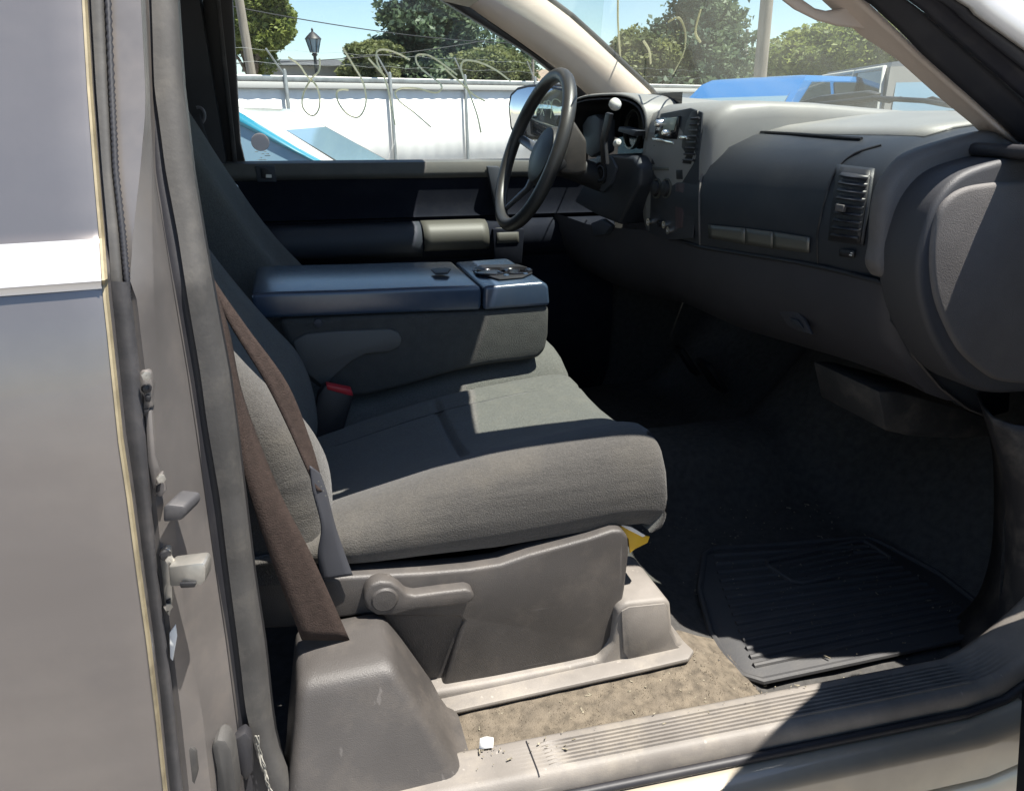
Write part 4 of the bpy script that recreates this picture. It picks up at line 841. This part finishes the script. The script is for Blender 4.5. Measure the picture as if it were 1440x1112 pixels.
vs = [bm.verts.new(pc + V(dx, dy, dz)) for dx, dy, dz in [(-.013, -.006, .001), (.008, -.010, .003), (.012, .003, .008), (.003, .011, .006), (-.008, .007, .009), (.002, -.001, .0105)]]
for i in range(5): bm.faces.new((vs[i], vs[(i + 1) % 5], vs[5]))
o = finish(bm, 'paper_scrap', PAPER, None, sharp=20); m_ = o.modifiers.new('thickness', 'SOLIDIFY'); m_.thickness = .001
tag(o, 'torn scrap of white paper on the door sill by the belt cover', 'paper scrap')

# ------------------------------------------------------------------ the yard
GR = struct(surf('ground', [[V(x, y, 0) for x in (-400, -60, -10, 0, 10, 60, 400)] for y in (-400, -60, -10, 0, 10, 60, 400)], mat('pale gravel yard', (.22, .208, .195), .95, var=.2, vscale=1.5, dust=.5, dcol=(.15, .145, .135), dscale=60, bump=.8, bscale=60), None))
def gz(px, dist, z=0):                                            # ground point seen in the column px at a distance
    d = ray(px, 160); d = V(d.x, d.y, 0).normalized(); return V(CAM.x + d.x * dist, CAM.y + d.y * dist, z)
# white panel fence with posts, rails and outriggers
FA, FB = gz(250, 12.2), gz(900, 20.5)
fd = (FB - FA).normalized(); fn_ = V(fd.y, -fd.x, 0); FLN = (FB - FA).length; FH = 2.06
WHT = mat('sun bleached white fence sheet', (.74, .72, .70), .7, var=.05, vscale=2, dust=.25, dcol=(.55, .50, .45), dscale=3, stretch=(1, 1, .15))
GALV = mat('grey galvanised steel', (.26, .27, .27), .5, .5, var=.15)
FE = thing('panel_fence', 'tall white sheet fence with grey posts running behind the parked cars', 'fence', FA)
ang = math.atan2(fd.y, fd.x); FE.rotation_euler = (0, 0, ang)
def fs(px):                                                       # distance along the fence of a picture column
    d = ray(px, 160); A_ = Matrix(((fd.x, -d.x), (fd.y, -d.y))); r = A_.inverted() @ (CAM.to_2d() - FA.to_2d()); return r[0]
rows = []
nn = 240
for k in range(nn + 1):
    s = -3 + (FLN + 9) * k / nn; o_ = .004 * math.sin(k * 1.9)
    rows.append([V(s, o_, .05), V(s, o_, FH)])
surf('fence_sheet', rows, WHT, FE, thick=.01, off=0, sharp=0)
box('top_rail', (FLN / 2, -.04, FH - .05), (FLN + 10, .05, .07), GALV, FE, .01)
box('rail', (FLN / 2, -.05, FH - .14), (FLN + 10, .03, .09), mat('grey timber rail', (.42, .41, .40), .8), FE, .005)
posts = [fs(p) for p in (403, 548, 652)]; st_ = posts[1] - posts[0]
posts = [posts[0] - st_] + posts + [posts[2] + st_, posts[2] + 2 * st_]
PM = bmesh.new(); b_lathe(PM, [(.032, 0), (.032, FH + .06), (.02, FH + .09), (0, FH + .09)], (0, 0, 0), (0, 0, 1), 12)
pm0 = None
for s in posts:
    if pm0 is None: pm0 = finish(PM, 'post', GALV, FE); o = pm0
    else: o = pm0.copy(); COL.objects.link(o); o.parent = FE
    o.location = (s, -.075, 0)
    tube('outrigger', [V(s, -.07, FH), V(s - .30, -.12, FH + .36)], .014, GALV, FE, 6)
for k in (.5, 1.0):
    tube('barbed_wire', [V(s - .30 * k, -.10, FH + .36 * k - .03 * (i % 2)) for i, s in enumerate(np.linspace(-2, FLN + 3, 41))], .0022, GALV, FE, 5)

# parked cars
CG = mat('car window glass', (.03, .04, .045), .06, spec=.8); 
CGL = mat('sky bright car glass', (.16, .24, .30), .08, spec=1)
TYRE = mat('tyre rubber', (.02, .02, .02), .8)
LAMPR = mat('red tail lamp', (.35, .01, .01), .2, coat=1); LAMPW = mat('clear head lamp', (.7, .7, .7), .15, coat=1)
def car(name, label, loc, rot, L, W, H, belt, xr, xf, hood_z, body, roofm, trim=None, glass=CG, cat_='car', bed=False, mirrors=True, rnd_=.05):
    # side profile along x (front at +x): xr/xf = (foot, top) of rear and front glass
    t = thing(name, label, cat_, loc, rot, 'vehicles parked in the yard'); hl, hw = L / 2, W / 2
    pr = [(-hl + .05, .32), (-hl, .55), (-hl + .04, belt - .12), (-hl + .14, belt - .02 if not bed else belt - .12), (xr[0], belt), (xf[0], belt), (hl - .35, hood_z), (hl - .08, hood_z - .13), (hl, .6), (hl - .06, .32)]
    bm = bmesh.new(); b_prism(bm, [V(x, -hw, z) for x, z in pr], (0, W, 0), .07, 3); finish(bm, 'body', body, t, recalc=False)
    bm = bmesh.new(); ins = .16
    rings = []
    for z, a, b, i in ((belt - .03, xr[0], xf[0], 0), (belt + .02, xr[0] + .02, xf[0] - .03, .02), (H - .07, xr[1] - .02, xf[1] + .04, ins), (H - .015, xr[1] + .08, xf[1] - .10, ins + .06), (H, xr[1] + .30, xf[1] - .30, ins + .22)):
        rings.append([V(a, -hw + .05 + i, z), V(b, -hw + .05 + i, z), V(b, hw - .05 - i, z), V(a, hw - .05 - i, z)])
    b_loft(bm, rings); bevel(bm, rnd_, 4, 12); CBN = finish(bm, 'cabin', roofm, t, recalc=True)
    z0, z1 = belt + .03, H - .085
    def sp(x, f, s):                                              # point on a side of the cabin
        z = z0 + (z1 - z0) * f; i = ins * (z - belt) / (H - .07 - belt); return V(x, s * (hw - .05 - i + .006), z)
    def xa(f): return xr[0] + (xr[1] - xr[0]) * f + .10
    def xb(f): return xf[0] + (xf[1] - xf[0]) * f - .12
    mid = (xr[0] + xf[0]) / 2 + .05
    for s in (-1, 1):
        for seg in (0, 1):
            lo = [(xa(f) if seg == 0 else mid + .05) for f in (0, 1)]; hi_ = [(mid - .05 if seg == 0 else xb(f)) for f in (0, 1)]
            P = [sp(lo[0], 0, s), sp(hi_[0], 0, s), sp(hi_[1], 1, s), sp(lo[1], 1, s)]
            wn_ = prism('window', P, (0, s * .006, 0), glass, t, 0)
            if trim:
                c = sum(P, Vector()) / 4
                tube('window_trim', [c + (p - c) * 1.04 + V(0, s * .006, 0) for p in P], (.045 if trim is TEAL else .028), trim, wn_, 8, closed=True)
        if mirrors: bm = bmesh.new(); b_prism(bm, [V(x, s * (hw - .01), z) for x, z in [(xf[0] - .28, belt + .02), (xf[0] - .10, belt + .02), (xf[0] - .10, belt + .16), (xf[0] - .26, belt + .16)]], (0, s * .18, 0), .03); finish(bm, 'side_mirror', body, t, recalc=False)
        prism('headlight', [V(hl - .10, s * (hw - .10), hood_z - .30), V(hl - .10, s * (hw - .45), hood_z - .30), V(hl - .10, s * (hw - .45), hood_z - .16), V(hl - .10, s * (hw - .10), hood_z - .14)], (.09, 0, 0), LAMPW, t, .02)
        prism('tail_lamp', [V(-hl - .01, s * (hw - .04), belt - .42), V(-hl - .01, s * (hw - .22), belt - .42), V(-hl - .01, s * (hw - .22), belt - .18), V(-hl - .01, s * (hw - .04), belt - .18)], (.06, 0, 0), LAMPR, t, .01)
    for nm, xx in (('windscreen', xf), ('rear_window', xr)):
        sg = 1 if nm == 'windscreen' else -1
        def q(f, s):
            z = belt + .05 + (H - .09 - belt - .05) * f; g = (z - belt) / (H - .07 - belt)
            return V(xx[0] + (xx[1] - xx[0]) * g + sg * .010, s * (hw - .14 - ins * g), z)
        tube('glass_seal', [q(0, -1), q(0, 1), q(1, 1), q(1, -1)], .014, TYRE, t, 6, closed=True)
        prism(nm, [q(0, -1), q(0, 1), q(1, 1), q(1, -1)], (sg * .012, 0, .006), CGL if nm == 'windscreen' else glass, t, 0)
    for x in (-hl + .85, hl - .85):
        for s in (-1, 1):
            bmw = bmesh.new(); b_lathe(bmw, [(.19, -.10), (.30, -.11), (.335, -.07), (.335, .07), (.30, .11), (.19, .10)], (x, s * (hw - .08), .335), (0, 1, 0), 28); Wh = finish(bmw, 'wheel', TYRE, t)
            lathe('rim', [(0, .06), (.06, .07), (.17, .05), (.20, .09), (.20, -.05)], (x, s * (hw - .08), .335), (0, s, 0), CHROME, Wh, 20)
    return t
TEAL = mat('teal car paint', (.012, .17, .25), .3, coat=1); CWH = mat('white car paint', (.78, .78, .76), .3, coat=1)
BLUE = mat('bright blue car paint', (.018, .13, .34), .3, coat=1); GREY = mat('weathered dark grey car paint', (.035, .037, .039), .5, coat=.1)
# white roofed teal sedan seen over the driver's door
c0 = gz(352, 7.0); 
car('parked_car', 'teal and white sedan parked between the truck and the white fence', c0 + V(-.35, 0, 0), R(-16), 4.7, 1.8, 1.54, .98, (-1.75, -1.1), (1.45, .62), .92, TEAL, CWH, TEAL, CGL, mirrors=False, rnd_=.13)
c1 = gz(1085, 10.5)
car('parked_car', 'bright blue hatchback with pale roof glare parked ahead of the truck', c1 + V(0, 0, 0), R(205), 4.2, 1.8, 1.80, 1.02, (-1.75, -1.35), (1.5, .50), 1.0, BLUE, BLUE, None, CG, rnd_=.16)
c2 = gz(1296, 11.0)
car('parked_suv', 'weathered dark grey off-roader with boxy cabin parked beside the blue hatchback', c2, R(-112), 4.5, 1.85, 1.92, 1.15, (-2.05, -1.92), (1.2, .75), 1.12, GREY, GREY, mat('pale window rubber', (.35, .35, .33), .6), CG, 'suv')

# trees
def leaf_mesh(name, pts, size, m, par, up=.3):
    n = len(pts); pts = np.array(pts, float)
    a = np.random.normal(size=(n, 3)); a[:, 2] *= .6; a /= np.linalg.norm(a, axis=1)[:, None]
    b = np.random.normal(size=(n, 3)); b -= a * (a * b).sum(1)[:, None]; b /= np.linalg.norm(b, axis=1)[:, None]
    s = size * np.random.uniform(.5, 1.3, (n, 1)); c = np.cross(a, b) * s * .25
    v = np.stack([pts - a * s, pts + b * s * .55 + c, pts + a * s, pts - b * s * .55 + c], 1).reshape(-1, 3)
    me = bpy.data.meshes.new(name); me.vertices.add(4 * n); me.vertices.foreach_set('co', v.ravel())
    me.loops.add(4 * n); me.loops.foreach_set('vertex_index', np.arange(4 * n)); me.polygons.add(n)
    me.polygons.foreach_set('loop_start', np.arange(0, 4 * n, 4)); me.polygons.foreach_set('loop_total', np.full(n, 4)); me.update(calc_edges=True)
    return link(name, me, m, par)
def foliage(name, c, c2, tr=.35):
    m = bpy.data.materials.new(name); m.use_nodes = True; n = m.node_tree.nodes; l = m.node_tree.links; b = n['Principled BSDF']; b.inputs['Roughness'].default_value = .6
    tc = n.new('ShaderNodeTexCoord'); no = n.new('ShaderNodeTexNoise'); no.inputs['Scale'].default_value = 1.1; no.inputs['Detail'].default_value = 5; l.new(tc.outputs['Object'], no.inputs['Vector'])
    rp = n.new('ShaderNodeValToRGB'); rp.color_ramp.elements[0].position = .35; rp.color_ramp.elements[1].position = .65; rp.color_ramp.elements[0].color = (*c, 1); rp.color_ramp.elements[1].color = (*c2, 1)
    l.new(no.outputs['Fac'], rp.inputs[0]); l.new(rp.outputs[0], b.inputs['Base Color'])
    tl = n.new('ShaderNodeBsdfTranslucent'); l.new(rp.outputs[0], tl.inputs[0]); mx = n.new('ShaderNodeMixShader'); mx.inputs[0].default_value = tr
    l.new(b.outputs[0], mx.inputs[1]); l.new(tl.outputs[0], mx.inputs[2]); l.new(mx.outputs[0], n['Material Output'].inputs[0]); return m
BARK = mat('grey brown bark', (.12, .095, .075), .9, bump=1, bscale=20, var=.3, vscale=6)
LFG = foliage('fresh green leaves', (.11, .15, .035), (.24, .27, .07), .45); LFD = foliage('dark fir needles', (.055, .095, .065), (.13, .175, .09), .35); LFO = foliage('olive green leaves', (.09, .115, .045), (.20, .215, .085), .45)
def tree(label, px, dist, top, wid, base, m, seed, n=9000, leaf=.16, kind='broad', name='broadleaf_tree', clumps=46):
    rnd = np.random.RandomState(seed); c = gz(px, dist); n = int(n * 2.6)
    t = thing(name, label, 'tree', c, 0, 'trees beyond the fence'); H = top
    bm = bmesh.new(); b_tube(bm, cat([V(0, 0, -.1), V(.05 * wid, .02, H * .25), V(-.03 * wid, 0, H * .55), V(0, 0, H * (.8 if kind == 'broad' else .97))], 5), [wid * .055 * (1 - .8 * i / 15) + .02 for i in range(16)], 9)
    pts = []
    if kind == 'broad':
        for k in range(clumps):
            u = rnd.normal(size=3); u /= np.linalg.norm(u); r = rnd.uniform(.35, 1) ** .5
            ce = np.array([u[0] * wid * .5 * r * .85, u[1] * wid * .5 * r * .85, base + (H - base) * (.5 + .44 * u[2] * r)])
            rad = wid * rnd.uniform(.09, .19)
            q = rnd.normal(size=(n // clumps, 3)); q /= np.linalg.norm(q, axis=1)[:, None]; q *= (rad * rnd.uniform(.5, 1.05, (len(q), 1)) ** .6); q[:, 2] *= .75
            pts.append(ce + q)
            if k % 3 == 0: b_tube(bm, [V(0, 0, base * .8 + (ce[2] - base) * .3), V(*(ce * .5 + np.array([0, 0, ce[2] * .42]))), V(*ce)], [wid * .022, wid * .014, wid * .005], 6)
    else:
        lev = 34
        for k in range(lev):
            f = k / (lev - 1); z = base + (H - base) * f; rr_ = wid * .5 * (1 - f) ** .8 + wid * .02
            for j in range(max(4, int(11 * (1 - f * .6)))):
                a = rnd.uniform(0, 6.28); ln = rr_ * rnd.uniform(.55, 1.12); mm = max(8, int(n / (lev * 9)))
                s = rnd.uniform(.12, 1, mm); dr = -.28 * s * ln * (1 - f) + .10 * s * s * ln
                w_ = (.10 + .16 * (1 - s)) * ln + .05
                q = np.stack([math.cos(a) * ln * s + rnd.normal(size=mm) * w_ * .6, math.sin(a) * ln * s + rnd.normal(size=mm) * w_ * .6, z + dr + rnd.normal(size=mm) * .05 * wid * .5], 1); pts.append(q)
                if j % 3 == 0: b_tube(bm, [V(0, 0, z), V(math.cos(a) * ln * .9, math.sin(a) * ln * .9, z - .2 * ln * (1 - f))], [.04 * wid * .2, .01], 5)
    finish(bm, 'trunk', BARK, t, sharp=0); leaf_mesh('crown', np.concatenate(pts), leaf * .55, m, t)
    return t
def hgt(py, px, dist):                                            # height of a picture point at a distance
    d = ray(px, py); return CAM.z + dist * d.z / math.hypot(d.x, d.y)
G_ = 'trees beyond the fence'
tree('yellow green broadleaf tree at far left behind the leaning utility pole', 362, 26, hgt(-60, 362, 26), 3.0, hgt(100, 362, 26), LFG, 1, 9000, .17, 'broad')
tree('broad dark fir with the widest crown above the white fence', 612, 38, hgt(-120, 612, 38), 9.2, hgt(125, 612, 38) - 1.5, LFD, 2, 22000, .28, 'fir', 'fir_tree')
tree('dark leafy tree left of the broad fir, lower and round topped', 528, 36, hgt(52, 528, 36), 3.0, hgt(125, 548, 36), LFO, 3, 8000, .2)
tree('thin young fir between the broad fir and the windscreen pillar', 712, 44, hgt(45, 712, 44), 2.6, hgt(120, 712, 44), LFD, 4, 3500, .2, 'fir', 'fir_tree')
tree('olive bushy tree low behind the fence below the thin fir', 690, 36, hgt(72, 690, 36), 4.2, hgt(135, 690, 36), LFO, 5, 7000, .2)
tree('small dark fir right of the thin fir near the mirror', 740, 42, hgt(66, 740, 42), 2.2, hgt(125, 740, 42), LFD, 6, 3000, .18, 'fir', 'fir_tree')
tree('tall ragged fir seen through the middle of the windscreen', 978, 34, hgt(-80, 978, 34), 6.6, hgt(140, 978, 34) - 1.0, LFD, 7, 16000, .24, 'fir', 'fir_tree')
tree('olive tree at the left edge of the windscreen', 912, 34, hgt(38, 912, 34), 4.4, hgt(140, 912, 34), LFO, 8, 8000, .2)
tree('low olive tree behind the thick utility pole', 1100, 44, hgt(66, 1100, 44), 6, hgt(140, 1100, 44), LFO, 9, 7000, .24)
tree('bright green rounded tree above the grey off-roader', 1195, 34, hgt(36, 1195, 34), 6.2, hgt(120, 1195, 34), LFG, 10, 12000, .22)
tree('pale green shrubby tree right of the rounded tree at the windscreen edge', 1275, 36, hgt(62, 1275, 36), 5.0, hgt(130, 1275, 36), LFO, 12, 8000, .22)
# poles, wires, lamp, roofs
WOOD = mat('weathered grey pole wood', (.22, .19, .16), .9, bump=.8, bscale=15, var=.2, vscale=3, stretch=(4, 4, .4))
def pole(label, px0, dist, r, lean=0, topz=9, arm=True):
    b = gz(px0, dist); t = thing('utility_pole', label, 'utility pole', b, 0, 'utility poles in the yard')
    tube('pole_shaft', [V(0, 0, 0), V(lean * topz, 0, topz)], [r, r * .75], WOOD, t, 12)
    if arm:
        box('crossarm', V(lean * (topz - .5), 0, topz - .5), (1.8, .1, .12), WOOD, t, .01)
        for s in (-.8, -.3, .3, .8): lathe('insulator', [(.04, 0), (.05, .06), (.02, .12), (0, .12)], V(lean * (topz - .5) + s, 0, topz - .44), (0, 0, 1), GALV, t, 10)
    return b + V(lean * topz, 0, topz - .4)
t1 = pole('leaning wooden utility pole in front of the far left tree', 366, 21, .12, -.035, 8)
t2 = pole('thick pale utility pole seen through the windscreen', 1064, 19, .155, 0, 9)
t3 = pole('thin distant utility pole left of the thick pale one', 1041, 40, .10, 0, hgt(42, 1041, 40), False)
t4 = pole('slim pole behind the fence near the driver mirror', 750, 33, .07, 0, hgt(84, 750, 33), False)
def wire(a, b, sag, label):
    o = tube('overhead_wire', [a.lerp(b, f) - V(0, 0, sag * 4 * f * (1 - f)) for f in np.linspace(0, 1, 24)], .014, BLACK, None, 5); tag(o, label, 'wire', 'overhead wires')
def hp(px, py, dist): d = ray(px, py); k = dist / math.hypot(d.x, d.y); return CAM + d * k
wire(hp(250, -6, 21), hp(760, 62, 32), .25, 'upper overhead wire sloping across the sky behind the far window')
wire(hp(250, 90, 24), hp(760, 40, 34), .35, 'lower overhead wire rising behind the lamp post to the broad fir')
LP = thing('street_lamp', 'dark lantern street lamp standing behind the white fence', 'street lamp', gz(451, 24))
zt = hgt(50, 451, 24)
lathe('lamp_post', [(.10, 0), (.10, .4), (.05, .5), (.045, zt - .55), (.09, zt - .5), (.05, zt - .45)], (0, 0, 0), (0, 0, 1), BLACK, LP, 12)
LN = lathe('lantern', [(.10, zt - .45), (.20, zt - .10), (.20, zt - .08)], (0, 0, 0), (0, 0, 1), CGL, LP, 6)
lathe('lantern_cap', [(.24, zt - .10), (.20, zt - .05), (.08, zt + .06), (.03, zt + .09), (.03, zt + .16), (0, zt + .2)], (0, 0, 0), (0, 0, 1), BLACK, LP, 12)
for k in range(6): tube('lantern_bar', [V(.11 * math.cos(k * 1.047), .11 * math.sin(k * 1.047), zt - .45), V(.21 * math.cos(k * 1.047), .21 * math.sin(k * 1.047), zt - .09)], .012, BLACK, LN, 5)
def shed(name, label, px, dist, wd, dp, hw, hr, wall, roof, rot):
    t = thing(name, label, 'building', gz(px, dist), rot)
    box('wall', (0, 0, hw / 2), (wd, dp, hw), wall, t, .02)
    bm = bmesh.new(); b_prism(bm, [V(-wd / 2 - .3, -dp / 2 - .3, hw + .003), V(-wd / 2 - .3, dp / 2 + .3, hw + .003), V(-wd / 2 - .3, 0, hr)], (wd + .6, 0, 0), .02); finish(bm, 'roof', roof, t, recalc=False)
    for x in (-wd * .25, wd * .25):
        f = box('window', (x, -dp / 2 - .02, hw * .6), (1.2, .05, 1.0), WHITEP, t, .01); box('pane', (x, -dp / 2 - .05, hw * .6), (1.05, .02, .85), CG, f, .002)
shed('low_building', 'low building with a flat dark roof behind the fence by the lamp', 432, 40, 4.6, 5, hgt(97, 432, 40), hgt(84, 432, 40), mat('dull plaster', (.3, .28, .25), .9), mat('dark shingle roof', (.06, .06, .065), .9, var=.2, vscale=8), R(6))
shed('brown_roof_house', 'house with a brown shingle roof behind the fence near the driver mirror', 765, 42, 4.5, 6, hgt(122, 765, 42), hgt(98, 765, 42), mat('tan siding', (.42, .36, .28), .9), mat('brown shingle roof', (.23, .17, .13), .9, var=.2, vscale=6), R(-12))
